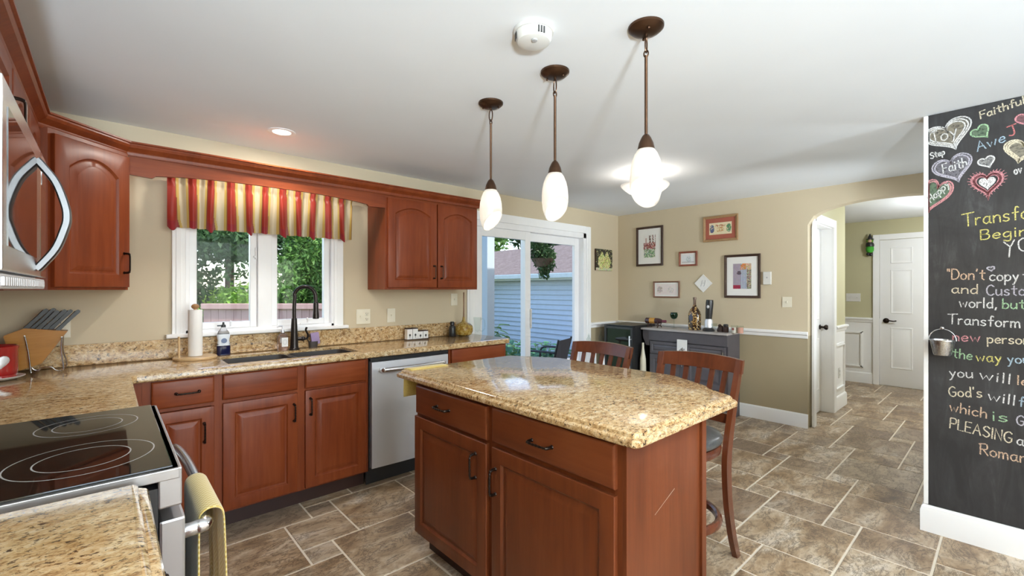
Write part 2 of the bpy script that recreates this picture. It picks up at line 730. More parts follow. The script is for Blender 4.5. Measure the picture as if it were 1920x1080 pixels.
# wall behind the camera, with a window opening added for fill light
b = MB()
for (x0, x1, z0, z1) in ((W0 - T, -.4, 0, ZC), (-.4, 2.8, 0, .55), (-.4, 2.8, 2.2, ZC), (2.8, 8.2, 0, ZC)):
    b.box(x0, YB - T, z0, x1, YB, z1)
struct('wall_front', b, M['wall'], smooth=0)

# dining wall with the arched opening
YA = 1.30                                           # jamb of the arch
def arch_z(y):
    t = max(-1, min(1, (y - .72) / .58))
    return 1.965 + .185 * math.sqrt(max(0, 1 - abs(t) ** 2.3))
b = MB()
b.box(W2, YA, .89, W2 + .13, W1, ZC)
b.box(W2, YA, 0, W2 + .13, W1, .89, mi=1)
b.box(W2, YB, 0, W2 + .13, .14, ZC)
ys = [.14 + (YA - .14) * i / 24 for i in range(25)]
low = [(y, arch_z(y)) for y in ys]
low[0] = (.14, arch_z(.142))
b.prism(low + [(YA, ZC), (.14, ZC)], W2, W2 + .13, 'x')
struct('wall_right', b, [M['wall'], M['wall_low']], smooth=0)

# partition that carries the blackboard
struct('wall_partition', MB().box(CH, YB, 0, CH + .13, .316, ZC), M['wall'], smooth=0)

# hallway beyond the arch
HY, HC = 1.285, 6.40
b = MB()
b.box(W2 + .13, HY, 2.02, 5.83, HY + .12, ZC)
b.box(5.83, HY, .93, HC, HY + .12, ZC)
b.box(5.83, HY, 0, HC, HY + .12, .93, mi=1)
b.box(HC - .12, HY + .12, 0, HC, W1 + T, ZC)
b.box(W2 + .13, HY + .12, 0, HC - .12, HY + .14, ZC, mi=1)
struct('wall_hall_side', b, [M['hall'], M['trim']], smooth=0)
HX = 8.05
b = MB()
b.box(HX, -.9, .93, HX + .13, W1 + T, ZC)
b.box(HX, -.9, 0, HX + .13, W1 + T, .93, mi=1)
struct('wall_hall', b, [M['hall'], M['trim']], smooth=0)
struct('wall_hall_end', MB().box(HC - .12, W1, 0, HX + .13, W1 + T, ZC).box(W2 + .13, -1.0, 0, HX + .13, -.9, ZC), M['hall'], smooth=0)

# trims -------------------------------------------------------------
def base_prof(h=.135, t=.016):
    return [(0, 0), (t, 0), (t, h - .032), (t * .8, h - .022), (t * .75, h - .014), (t * .35, h - .003), (0, h)]
def rail_prof(z=.865):
    return [(0, z), (.010, z), (.014, z + .012), (.018, z + .030), (.030, z + .040), (.032, z + .056), (.022, z + .064), (0, z + .066)]
# outwards lies to the right of the walking direction
struct('baseboard_right', sweep(MB(), [(dx1 + .085, W1), (W2, W1), (W2, YA - .004)], base_prof()), M['trim'], smooth=20)
struct('trim_chair_rail', sweep(MB(), [(dx1 + .085, W1), (W2, W1), (W2, YA - .002)], rail_prof()), M['trim'], smooth=20)
struct('baseboard_partition', sweep(MB(), [(CH + .125, .316), (CH, .316), (CH, YB)], base_prof(.148, .018)), M['trim'], smooth=20)
struct('trim_partition_corner', MB().box(CH - .007, .3005, .15, CH + .004, .3205, ZC - .002, bev=.002), M['trim'], smooth=0)

# recess in the hall side wall with its own door ------------------------
d2 = bpy.data.objects.new('door_2', None); COL.objects.link(d2); d2['kind'] = 'structure'
d2.location = (5.16, HY + .10, 0)
def sixpanel(w, h, rows, t=.035, cols=2):
    """white moulded panel door, origin bottom corner, front towards -y"""
    m = MB()
    m.box(0, 0, 0, w, t, h, bev=.002)
    s = .11 * w / .76
    mid = .10 * w / .76
    pw = (w - 2 * s - mid) / 2
    for (z0, z1) in rows:
        for c in range(cols):
            x0 = s + c * (pw + mid)
            x1 = x0 + pw
            rings = []
            for ins, y in ((0, -.0005), (.008, -.007), (.022, -.002), (.03, -.002), (.05, -.008)):
                rings.append([(x0 + ins, y, z0 + ins), (x1 - ins, y, z0 + ins), (x1 - ins, y, z1 - ins), (x0 + ins, y, z1 - ins)])
            m.loft(rings, False, True)
    return m
rows6 = [(.24, .80), (1.00, 1.61), (1.70, 1.91)]
obj('door_panel', sixpanel(.665, 1.98, rows6), M['trim'], d2, (.003, 0, .012), smooth=20)
b = MB()
b.box(-.075, -.122, 0, .0, -.100, 2.09, bev=.004)             # casing, kitchen side
b.box(-.03, -.122, 2.005, .68, -.100, 2.09, bev=.004)
b.box(.668, -.122, 0, .76, -.102, 2.09, bev=.004)
b.box(.668, -.102, 0, .672, .035, 2.01)                         # jamb return
b.box(-.02, -.10, 1.995, .67, .035, 2.006)
obj('door_frame', b, M['trim'], d2, smooth=0)
k = MB()
k.lathe([(.001, 0), (.026, 0), (.028, .006), (.012, .012), (.010, .035), (.026, .05), (.03, .062), (.022, .074), (.001, .077)], n=20)
obj('door_knob', k, M['bronze'], d2, (.605, -.001, .93), rot=(R(90), 0, 0))
b = MB()
for q, (tx, tz) in enumerate(((.05, 1.50), (.085, 1.50))):
    b.box(tx, -.0025, tz - .045, tx + .006, -.0005, tz + .045)
    b.box(tx, -.0025, tz + .035, tx + .025, -.0005, tz + .045)
    b.box(tx + .019, -.0025, tz - .0, tx + .025, -.0005, tz + .04)
obj('door_lettering', b, M['ring'], d2, smooth=0)

# hall wall: moulding, base, chair rail, door
b = MB()
def wains(m, p0, p1, z0, z1, nrm):
    """picture-frame moulding on a wall between two plan points"""
    a, c = Vector(p0), Vector(p1)
    u = (c - a).normalized()
    n_ = Vector(nrm)
    L = (c - a).length
    for ins, th, w_ in ((0, .012, .012), (.012, .018, .016)):
        for (s0, s1, q0, q1) in ((ins, L - ins, z0 + ins, z0 + ins + w_), (ins, L - ins, z1 - ins - w_, z1 - ins), (ins, ins + w_, z0 + ins, z1 - ins), (L - ins - w_, L - ins, z0 + ins, z1 - ins)):
            A, B_ = a + u * s0, a + u * s1 + n_ * th
            m.box(min(A.x, B_.x), min(A.y, B_.y), q0, max(A.x, B_.x), max(A.y, B_.y), q1)
wains(b, (HX, 1.405), (HX, 2.10), .215, .735, (-1, 0))
wains(b, (HX, 2.20), (HX, 2.95), .215, .735, (-1, 0))
wains(b, (5.92, HY), (6.33, HY), .215, .735, (0, -1))
struct('trim_wainscot', b, M['trim'], smooth=0)
struct('trim_hall_rail', sweep(sweep(MB(), [(HX, W1), (HX, 1.29)], rail_prof(.87)), [(5.922, HY), (HC, HY), (HC, W1)], rail_prof(.87)), M['trim'], smooth=20)
struct('baseboard_hall', sweep(sweep(MB(), [(HX, W1), (HX, 1.29)], base_prof(.15)), [(5.922, HY), (HC, HY), (HC, W1)], base_prof(.15)), M['trim'], smooth=20)

d3 = bpy.data.objects.new('door_3', None); COL.objects.link(d3); d3['kind'] = 'structure'
d3.location = (HX - .012, 1.215, 0); d3.rotation_euler = (0, 0, -PI / 2)
obj('door_panel', sixpanel(.80, 2.02, [(.24, .81), (1.0, 1.605), (1.69, 1.91)], .011), M['trim'], d3, (0, 0, .006), smooth=20)
b = MB()
for (x0, x1, z0, z1) in ((-.075, -.004, 0, 2.105), (.804, .88, 0, 2.105), (-.004, .804, 2.03, 2.105)):
    b.box(x0, -.016, z0, x1, .011, z1, bev=.004)
obj('door_frame', b, M['trim'], d3, smooth=0)
k = MB()
k.lathe([(.001, 0), (.033, 0), (.035, .008), (.014, .014), (.013, .05), (.001, .052)], n=20)
hd = obj('door_handle', k, M['bronze'], d3, (.07, -.001, .905), rot=(R(90), 0, 0))
obj('lever', MB().tube(bez([(.07, -.045, .905), (.10, -.05, .909), (.15, -.05, .902), (.185, -.047, .908)]), .0085, 10), M['bronze'], d3)

# ------------------------------------------------------------------ kitchen window
w1 = bpy.data.objects.new('window_1', None); COL.objects.link(w1); w1['kind'] = 'structure'
b = MB()
cx0, cx1, cz0, cz1 = wx0 - .07, wx1 + .07, wz0 - .01, wz1 + .07
for (x0, x1, z0, z1) in ((cx0, wx0, cz0, cz1), (wx1, cx1, cz0, cz1), (wx0, wx1, wz1, cz1)):
    b.box(x0, W1 - .018, z0, x1, W1 - .001, z1, bev=.005)
    b.box(x0 + .02, W1 - .023, z0, x1 - .022, W1 - .016, z1, bev=.002)
obj('window_casing', b, M['trim'], w1, smooth=0)
b = MB()
for (x0, x1, z0, z1) in ((wx0, wx0 + .02, wz0, wz1), (wx1 - .02, wx1, wz0, wz1), (wx0, wx1, wz1 - .02, wz1), (wx0, wx1, wz0, wz0 + .02)):
    b.box(x0, W1 - .012, z0, x1, W1 + .12, z1, bev=.002)
b.box(.765, W1 - .004, wz0, .852, W1 + .10, wz1, bev=.003)
obj('window_frame', b, M['vinyl'], w1, smooth=0)
b = MB()
b.box(cx0 - .03, W1 - .052, wz0 - .022, cx1 + .03, W1 - .001, wz0 + .002, bev=.006)
obj('window_sill', b, M['trim'], w1, smooth=0)
for (x0, x1) in ((wx0 + .02, .765), (.852, wx1 - .02)):
    b = MB()
    s = .042
    for (a0, a1, c0, c1) in ((x0, x0 + s, wz0 + .02, wz1 - .02), (x1 - s, x1, wz0 + .02, wz1 - .02), (x0 + s, x1 - s, wz0 + .02, wz0 + .02 + s), (x0 + s, x1 - s, wz1 - .02 - s, wz1 - .02)):
        b.box(a0, W1 + .025, c0, a1, W1 + .07, c1, bev=.004)
    sh = obj('window_sash', b, M['vinyl'], w1, smooth=0)
    obj('window_pane', MB().box(x0 + s - .004, W1 + .046, wz0 + .058, x1 - s + .004, W1 + .050, wz1 - .058), M['pane'], sh, smooth=0)
    m_ = MB()
    cxm = x0 + (x1 - x0) * .62
    m_.box(cxm - .06, W1 + .002, wz0 + .021, cxm + .06, W1 + .022, wz0 + .031, bev=.004)
    m_.tube([(cxm - .01, W1 + .012, wz0 + .031), (cxm - .012, W1 + .008, wz0 + .06)], .004, 8)
    m_.sphere((cxm - .012, W1 + .008, wz0 + .063), .007, 10)
    obj('window_crank', m_, M['vinyl'], sh)
b = MB().box(.752, W1 + .010, 1.55, .762, W1 + .026, 1.63, bev=.003).box(.742, W1 + .005, 1.56, .756, W1 + .016, 1.575, bev=.003)
obj('window_latch', b, M['vinyl'], w1, smooth=0)

# ------------------------------------------------------------------ sliding glass door
d1 = bpy.data.objects.new('door_1', None); COL.objects.link(d1); d1['kind'] = 'structure'
b = MB()
for (x0, x1, z0, z1) in ((dx0 - .085, dx0, 0, dz1 + .085), (dx1, dx1 + .085, 0, dz1 + .085), (dx0, dx1, dz1, dz1 + .085)):
    b.box(x0, W1 - .018, z0, x1, W1 - .001, z1, bev=.005)
    b.box(x0 + .022, W1 - .024, z0, x1 - .026, W1 - .016, z1, bev=.002)
obj('door_casing', b, M['trim'], d1, smooth=0)
b = MB()
for (x0, x1, z0, z1) in ((dx0, dx0 + .035, 0, dz1), (dx1 - .05, dx1, 0, dz1), (dx0, dx1, dz1 - .06, dz1), (dx0, dx1, 0, .03)):
    b.box(x0, W1 - .010, z0, x1, W1 + .13, z1, bev=.003)
obj('door_frame', b, M['vinyl'], d1, smooth=0)
for (x0, x1, yo) in ((dx0 + .035, 3.40, .03), (3.34, dx1 - .05, .085)):
    b = MB()
    s = .078
    for (a0, a1, c0, c1) in ((x0, x0 + s, .03, dz1 - .06), (x1 - s, x1, .03, dz1 - .06), (x0 + s, x1 - s, .03, .15), (x0 + s, x1 - s, dz1 - .15, dz1 - .06)):
        b.box(a0, W1 + yo - .02, c0, a1, W1 + yo + .02, c1, bev=.004)
    sh = obj('door_sash', b, M['vinyl'], d1, smooth=0)
    obj('door_pane', MB().box(x0 + s - .004, W1 + yo - .002, .145, x1 - s + .004, W1 + yo + .002, dz1 - .145), M['pane'], sh, smooth=0)
obj('door_handle', MB().box(3.385, W1 - .012, .92, 3.40, W1 + .008, 1.13, bev=.006), M['plastic_white'], d1, smooth=0)

# frame of the unseen window added behind the camera for fill light
w2 = bpy.data.objects.new('window_2', None); COL.objects.link(w2); w2['kind'] = 'structure'
b = MB()
for (x0, x1, z0, z1) in ((-.48, -.4, .47, 2.28), (2.8, 2.88, .47, 2.28), (-.4, 2.8, .47, .55), (-.4, 2.8, 2.2, 2.28)):
    b.box(x0, YB + .001, z0, x1, YB + .02, z1, bev=.004)
for xx in (.62, 1.70):
    b.box(xx, YB - .10, .55, xx + .08, YB + .01, 2.2, bev=.004)
obj('window_casing', b, M['trim'], w2, smooth=0)

# ------------------------------------------------------------------ cabinet doors and pulls
def panel_door(w, h, arch=0.0, frame=.056, t=.02, top=None, nsamp=12):
    top = frame if top is None else top
    m = MB()
    def ring(ins_s, ins_t, y, a):
        x0, x1, z0, zt = ins_s, w - ins_s, ins_s, h - ins_t
        pts = [(x0, y, z0), (x1, y, z0)]
        for i in range(nsamp + 1):
            s = 1 - 2 * i / nsamp
            x = (x0 + x1) / 2 + s * (x1 - x0) / 2
            pts.append((x, y, zt - a * (abs(s) ** 2)))
        return pts
    rings = [ring(0, 0, 0, 0), ring(0, 0, -t + .004, 0), ring(.0015, .0015, -t + .0012, 0), ring(.005, .005, -t, 0)]
    f, g = frame, top
    rings += [ring(f, g, -t, arch), ring(f + .004, g + .004, -t + .004, arch), ring(f + .008, g + .008, -t + .009, arch),
              ring(f + .015, g + .015, -t + .010, arch), ring(f + .038, g + .038, -t + .0015, arch * .93), ring(f + .041, g + .041, -t + .001, arch * .93)]
    m.loft(rings, True, True)
    return m


def slab_front(w, h, t=.02):
    m = MB()
    def ring(i, y):
        return [(i, y, i), (w - i, y, i), (w - i, y, h - i), (i, y, h - i)]
    m.loft([ring(0, 0), ring(0, -t + .006), ring(.002, -t + .004), ring(.007, -t + .001), ring(.010, -t)], True, True)
    return m


def pull(vertical=True, L=.10, twist=True):
    """dark bow pull, centred, standing off towards -y"""
    m = MB()
    h = L / 2
    P = [(0, 0, -h), (0, -.012, -h), (0, -.024, -h * .96), (0, -.030, -h * .80), (0, -.031, -h * .4), (0, -.031, 0),
         (0, -.031, h * .4), (0, -.030, h * .80), (0, -.024, h * .96), (0, -.012, h), (0, 0, h)]
    if not vertical:
        P = [(p[2], p[1], 0) for p in P]
    P = bez(P, 4)
    rad = []
    for i, p in enumerate(P):
        k = abs((p[2] if vertical else p[0]) / h)
        r = .0036 + (.0022 if k > .9 else 0)
        if twist and k < .75:
            r += .0009 * math.sin(i * 1.9) + .0008
        rad.append(r)
    m.tube(P, .004, 8, rad)
    for s in (-1, 1):
        a = (0, -.0, s * h) if vertical else (s * h, 0, 0)
        m.cyl(a, (a[0], -.004, a[2]), .008, .006, 10)
    return m


def base_cabinet(name, label, loc, rz, w, depth, fronts, wood='wood', top=.878, kick=True, panelled=True, group=None, kick_l=0.0):
    """fronts: (kind, x, z, w, h, pull) in the cabinet's own frame; body from y=0 back to +depth"""
    c = thing(name, label, 'cabinet', loc, rz, group)
    b = MB()
    b.box(0, .02, .105, .018, depth, top - .001).box(w - .018, .02, .105, w, depth, top - .001)
    b.box(.018, depth - .012, .105, w - .018, depth, top - .001).box(.018, .02, .105, w - .018, depth - .012, .123)
    obj('cabinet_body', b, M[wood], c, smooth=0)
    b = MB()
    b.box(0, 0, .105, w, .02, .128).box(0, 0, top - .022, w, .02, top)
    xs = sorted(set([round(f[1], 3) for f in fronts] + [round(f[1] + f[3], 3) for f in fronts]))
    b.box(0, 0, .128, max(.012, xs[0] + .012), .02, top - .022)
    b.box(min(w - .012, xs[-1] - .012), 0, .128, w, .02, top - .022)
    gaps = sorted(set((round(f[1], 3), round(f[1] + f[3], 3)) for f in fronts))
    for (a0, a1), (b0, b1) in zip(gaps[:-1], gaps[1:]):
        if b0 - a1 > .002 and b0 > a1:
            b.box(a1 - .012, 0, .128, b0 + .012, .02, top - .022)
    zs = [f[2] for f in fronts if f[0] != 'door']
    if zs:
        b.box(.012, .001, min(zs) - .02, w - .012, .02, min(zs) + .012)
    obj('face_frame', b, M[wood], c, smooth=0)
    if kick:
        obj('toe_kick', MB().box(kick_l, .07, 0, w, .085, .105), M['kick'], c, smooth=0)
    for (kind, x, z, fw, fh, hp) in fronts:
        if kind == 'door':
            o = obj('door', panel_door(fw, fh), M[wood], c, (x, 0, z), smooth=28)
        else:
            o = obj('drawer' if kind == 'drawer' else 'false_drawer_front', slab_front(fw, fh), M[wood + '_h'], c, (x, 0, z), smooth=28)
        if hp:
            hx, hz, vert = hp
            obj('handle', pull(vert), M['bronze'], o, (hx, -.02, hz))
    return c

FY = 2.915                                    # face-frame plane of the sink run
base_cabinet('base_cabinet', 'cherry base cabinet with one drawer over one door, in the inner corner beside the range', (.125, FY, 0), 0, .325, .53,
             [('drawer', .036, .730, .268, .140, (.150, .070, False)), ('door', .036, .118, .268, .590, (.222, .455, True))])
obj('filler_strip', MB().box(-.079, .001, .105, -.0005, .02, .877), M['wood'], bpy.data.objects['base_cabinet'], smooth=0)
base_cabinet('sink_cabinet', 'cherry cabinet under the sink with two doors and two blank drawer fronts', (.45, FY, 0), 0, .86, .53,
             [('false', .019, .732, .388, .140, None), ('false', .451, .732, .389, .140, None),
              ('door', .019, .118, .388, .594, (.365, .480, True)), ('door', .451, .118, .389, .600, (.028, .500, True))])
base_cabinet('end_cabinet', 'cherry base cabinet at the end of the sink run past the dishwasher', (1.962, FY, 0), 0, .59, .53,
             [('drawer', .02, .732, .55, .140, None), ('door', .02, .118, .27, .594, (.245, .48, True)), ('door', .30, .118, .27, .594, (.025, .48, True))])
base_cabinet('corner_base_cabinet', 'cherry base cabinet on the range wall under the granite corner', (.045, 2.085, 0), PI / 2, .79, .585,
             [('door', .05, .118, .66, .75, (.60, .62, True))], kick=True)
base_cabinet('counter_cabinet', 'cherry base cabinet under the short granite counter before the range', (.03, .30, 0), PI / 2, .995, .57,
             [('drawer', .03, .732, .45, .14, (.22, .07, False)), ('drawer', .51, .732, .45, .14, (.22, .07, False)), ('door', .03, .118, .45, .594, (.40, .48, True)), ('door', .51, .118, .45, .594, (.05, .48, True))])

# island
ISL_X = 1.167
def wx(y):
    return 2.012 - y
isl = base_cabinet('kitchen_island_cabinet', 'dark cherry island cabinet with two drawers over two doors', (ISL_X, 2.012, 0), -PI / 2, 1.222, .50,
             [('drawer', .012, .724, .566, .138, (.252, .070, False)), ('drawer', .614, .728, .590, .140, (.282, .066, False)),
              ('door', .004, .125, .574, .583, (.505, .478, True)), ('door', .614, .115, .590, .593, (.010 + .016, .462, True))], wood='wood_dark', top=.876)
b = MB()
b.box(1.222, .0, .0, 1.236, .512, .876, bev=.001)
b.box(1.236, .478, 0, 1.246, .512, .876, bev=.001)
obj('end_panel', b, M['wood_dark'], isl, smooth=0)
obj('back_panel', MB().box(-.0, .501, 0, 1.222, .512, .876), M['wood_dark'], isl, smooth=0)
sc_ = MB()
sc_.faces([(1.2364, .160, .6058), (1.2364, .161, .6054), (1.2364, .290, .6540), (1.2364, .289, .6546)], [(0, 1, 2, 3)])
obj('scratch', sc_, M['ivory'], isl, smooth=0)

# ------------------------------------------------------------------ granite tops
def edge_ogee(z0, z1):
    """double stepped granite edge, from the underside to the top"""
    h = z1 - z0
    return [(.006, z0), (.002, z0 + .003), (0, z0 + .008), (0, z0 + h * .46), (.003, z0 + h * .56), (.009, z0 + h * .62), (.016, z0 + h * .63),
            (.017, z0 + h * .70), (.018, z0 + h * .86), (.022, z0 + h * .95), (.029, z1)]
def edge_plain(z0, z1):
    return [(.005, z0), (.0, z0 + .005), (0, z1 - .010), (.003, z1 - .003), (.010, z1)]

itop = [(1.132, 2.165), (1.132, .735), (1.150, .718), (1.845, .718), (1.868, .735), (1.925, .845), (1.962, .870), (1.985, .900), (2.085, 1.085), (2.092, 1.12),
        (2.092, 1.86), (2.08, 1.895), (1.93, 2.15), (1.895, 2.165)]
it = obj('island_countertop', slab(MB(), itop, edge_ogee(.878, .920)), M['granite'], smooth=30)
tag(it, 'clipped corner granite slab with stepped edge topping the kitchen island', 'countertop')

sink_hole = [(.505, 2.965), (1.275, 2.965), (1.275, 3.295), (.505, 3.295)]
ltop = [(W0 + .002, 2.083), (.085, 2.083), (.085, 2.855), (.105, 2.872), (2.555, 2.872), (2.583, 2.90), (2.583, W1 - .003), (W0 + .002, W1 - .003)]
ct = obj('granite_countertop', slab(MB(), ltop, edge_plain(.880, CT), [sink_hole]), M['granite'], smooth=30)
tag(ct, 'speckled granite worktop wrapping the corner from range to sliding door', 'countertop')
b = MB()
b.box(W0 + .004, W1 - .026, CT + .0005, 2.40, W1 - .003, 1.037, bev=.003)
b.box(W0 + .002, 2.09, CT + .0005, W0 + .024, W1 - .027, 1.037, bev=.003)
obj('backsplash', b, M['granite'], ct, smooth=0)
ft = [(W0 + .002, .24), (.04, .24), (.066, .27), (.066, 1.283), (.052, 1.302), (W0 + .002, 1.302)]
fo = obj('short_countertop', slab(MB(), ft, edge_ogee(.880, CT)), M['granite'], smooth=30)
tag(fo, 'short granite counter with stepped edge butting against the cooktop', 'countertop')
obj('backsplash', MB().box(W0 + .003, .26, CT + .0005, W0 + .024, 1.30, 1.037, bev=.003), M['granite'], fo, smooth=0)

# sink ------------------------------------------------------------------
sk = thing('kitchen_sink', 'dark double bowl sink set under the granite below the window', 'sink', (.89, 3.13, .906))
for (x0, x1) in ((-.383, -.006), (.006, .383)):
    b = MB()
    y0, y1 = -.163, .163
    def rr_(ins, z):
        r = .045
        pts = []
        for (cx, cy, a0) in ((x1 - r - ins, y1 - r - ins, 0), (x0 + r + ins, y1 - r - ins, 90), (x0 + r + ins, y0 + r + ins, 180), (x1 - r - ins, y0 + r + ins, 270)):
            for k in range(5):
                a = R(a0 + k * 22.5)
                pts.append((cx + r * math.cos(a), cy + r * math.sin(a), z))
        return pts
    b.loft([rr_(.0, -.2), rr_(.0, -.004), rr_(.004, 0), rr_(.010, -.001), rr_(.016, -.15), rr_(.04, -.185)], True, True)
    bw = obj('bowl', b, M['sink'], sk)
    obj('drain', MB().lathe([(.001, 0), (.04, 0), (.04, .004), (.028, .005), (.024, .001), (.001, .001)], ((x0 + x1) / 2, 0, -.185)), M['steel'], bw)
obj('divider', MB().box(-.0055, -.150, -.16, .0055, .150, -.012, bev=.002), M['sink'], sk)

fa = thing('kitchen_faucet', 'dark bronze gooseneck faucet with side lever standing behind the sink', 'faucet', (.965, 3.345, CT))
b = MB()
b.lathe([(.034, 0), (.034, .008), (.028, .014), (.026, .030), (.023, .10), (.021, .16), (.0185, .20), (.018, .215), (.0165, .22)])
obj('body', b, M['orb'], fa)
arc = [(0, 0, .215), (0, 0, .30), (.004, -.002, .37)] + [(.062 - .062 * math.cos(a), -.030 * (1 - math.cos(a)), .37 + .062 * math.sin(a) * 1.15) for a in [R(x) for x in range(15, 181, 15)]] + [(.126, -.061, .33)]
obj('spout', MB().tube(bez(arc, 4), .0125, 14), M['orb'], fa)
b = MB()
b.lathe([(.0125, 0), (.0165, -.005), (.0175, -.02), (.018, -.06), (.0215, -.10), (.0215, -.115), (.017, -.118), (.001, -.116)], (.126, -.061, .332))
obj('spray_head', b, M['orb'], fa)
b = MB()
b.cyl((.015, 0, .075), (.055, -.01, .075), .012, .014).tube(bez([(.050, -.01, .07), (.078, -.016, .075), (.086, -.018, .10), (.072, -.018, .135), (.078, -.02, .155)]), .007, 10)
b.sphere((.055, -.01, .075), .017, 12)
obj('lever', b, M['orb'], fa)

# dishwasher ------------------------------------------------------------
dw = thing('dishwasher', 'stainless dishwasher between the sink cabinet and the end cabinet', 'dishwasher', (1.316, FY, 0))
obj('case', MB().box(.004, .01, .10, .640, .52, .872), M['black'], dw, smooth=0)
def dwdoor():
    m = MB()
    rings = []
    for i in range(9):
        x = .010 + .614 * i / 8
        y = -.026 - .012 * math.sin(PI * i / 8)
        rings.append([(x, y, .125), (x, y, .846), (x, .008, .846), (x, .008, .125)])
    return m.loft(rings)
obj('door', dwdoor(), M['steel'], dw, smooth=30)
obj('control_strip', MB().box(.006, -.012, .850, .634, .008, .874, bev=.003), M['black'], dw, smooth=0)
b = MB()
b.tube(bez([(.075, -.035, .790), (.078, -.070, .792), (.12, -.080, .793), (.32, -.092, .793), (.52, -.080, .793), (.560, -.070, .792), (.562, -.035, .790)], 8), .013, 12, flat=1.25)
obj('handle', b, M['steel_h'], dw)
obj('kick_plate', MB().box(-.004, .035, .004, .642, .05, .112), M['black'], dw, smooth=0)

# ------------------------------------------------------------------ range
rg = thing('range', 'slide-in electric range with black glass cooktop between two granite counters', 'stove', (.085, 1.69, 0), PI / 2)
# own frame: x along the wall, -y towards the room
hw = .3785
obj('oven_body', MB().box(-hw, .0, .09, hw, .60, .885), M['black'], rg, smooth=0)
b = MB()
b.box(-hw - .003, -.040, .900, hw + .003, .62, .9245, bev=.002)
b.box(-hw, -.045, .835, hw, .0, .9245, bev=.004)
obj('steel_trim', b, M['steel_range'], rg, smooth=0)
obj('cooktop', MB().box(-hw + .007, -.028, .9246, hw - .007, .61, .930, bev=.002), M['black_gloss'], rg, smooth=0)
b = MB()
def ringmark(cx, cy, r, w=.0016):
    n = 64
    V, F = [], []
    for i in range(n):
        a = 2 * PI * i / n
        for q in (r - w, r + w):
            V.append((cx + q * math.cos(a), cy + q * math.sin(a), .9303))
    for i in range(n):
        j = (i + 1) % n
        F.append((2 * i, 2 * i + 1, 2 * j + 1, 2 * j))
    b.faces(V, F)
for (cx, cy, rs) in ((-.17, .13, (.135, .088)), (.19, .13, (.115, .078)), (-.19, .44, (.09,)), (.19, .44, (.12, .08)), (0, .48, (.06,))):
    for q in rs:
        ringmark(cx, cy, q)
obj('burner_markings', b, M['ring'], rg, smooth=0)
b = MB()
b.box(-hw + .004, -.052, .225, hw - .004, -.002, .805, bev=.006)
od = obj('oven_door', b, M['steel_range'], rg, smooth=0)
obj('oven_glass', MB().box(-.25, -.0545, .36, .25, -.0525, .68), M['black_gloss'], od, smooth=0)
b = MB()
HY_ = -.098
b.tube(bez([(-.352, -.050, .758), (-.354, -.075, .760), (-.342, HY_, .762), (-.20, HY_ - .012, .763), (0, HY_ - .016, .763), (.20, HY_ - .012, .763), (.342, HY_, .762), (.354, -.075, .760), (.352, -.050, .758)], 6), .015, 12, flat=1.15)
obj('oven_handle', b, M['steel_h'], od)
obj('storage_drawer', MB().box(-hw + .004, -.048, .10, hw - .004, -.002, .215, bev=.006), M['steel'], rg, smooth=0)
# towel over the oven handle
tw = thing('dish_towel', 'mustard waffle weave towel hanging over the oven handle', 'towel', (.085, 1.69, 0), PI / 2)
def towel(xa, xb, thick=.008):
    V, F = [], []
    nx, path = 14, []
    yh = HY_ - .012
    for z in np.linspace(.43, .755, 14):
        path.append((yh + .026, z))
    for a in np.linspace(0, PI, 9):
        path.append((yh + .026 * math.cos(a), .768 + .022 * math.sin(a)))
    for z in np.linspace(.755, .36, 18):
        path.append((yh - .027 - .012 * math.sin((.77 - z) * 5), z))
    m = len(path)
    for i in range(nx + 1):
        x = xa + (xb - xa) * i / nx
        for j, (y, z) in enumerate(path):
            q = max(0, .77 - z)
            wob = .012 * q * math.sin(i * 1.35 + (0 if j < m / 2 else 1.1)) * 1.6
            V.append((x - .06 * q * (i / nx - .5), y + (wob if j > m / 2 else wob * .25), z))
    for i in range(nx):
        for j in range(m - 1):
            a = i * m + j
            F.append((a, a + 1, a + m + 1, a + m))
    return V, F
V, F = towel(-.335, -.05)
me = bpy.data.meshes.new('cloth'); me.from_pydata(V, [], F)
t_ = NT('mustard_waffle_cloth')
wv = t_.n('TexChecker'); wv.inputs['Scale'].default_value = 150
t_.l(t_.coords((1, 1, 1)), wv.inputs['Vector'])
wv.inputs['Color1'].default_value = (.58, .40, .085, 1); wv.inputs['Color2'].default_value = (.74, .60, .26, 1)
t_.set(color=wv.outputs[0], rough=.95, sheen=.4)
t_.bump(wv.outputs['Fac'], .6, .006)
M['mustard'] = t_.m
o = obj('cloth', me, M['mustard'], tw, smooth=60)
md = o.modifiers.new('thick', 'SOLIDIFY'); md.thickness = .006; md.offset = 0
md = o.modifiers.new('sub', 'SUBSURF'); md.levels = 1; md.render_levels = 1

# ------------------------------------------------------------------ microwave
mw = thing('microwave', 'stainless over the range microwave with a bowed handle', 'microwave', (-.150, 1.668, 1.345), PI / 2)
hw = .400
obj('case', MB().box(-hw, .022, .0, hw, .395, .412, bev=.003), M['steel'], mw, smooth=0)
b = MB().box(-hw + .002, -.002, .035, hw - .165, .022, .408, bev=.004)
md_ = obj('door', b, M['steel_h'], mw, smooth=0)
obj('door_glass', MB().box(-hw + .055, -.0035, .085, .13, -.002, .36), M['mirror_black'], md_, smooth=0)
obj('control_panel', MB().box(hw - .162, -.002, .035, hw - .002, .022, .408, bev=.004).box(hw - .14, -.0032, .31, hw - .025, -.002, .37), M['chrome'], mw, smooth=0)
b = MB()
b.box(-hw + .002, .002, .0, hw - .002, .022, .030, bev=.003)
for i in range(26):
    x = -hw + .02 + i * .028
    b.box(x, -.003, .006, x + .020, .004, .024, bev=.002)
obj('vent_grille', b, M['steel'], mw, smooth=0)
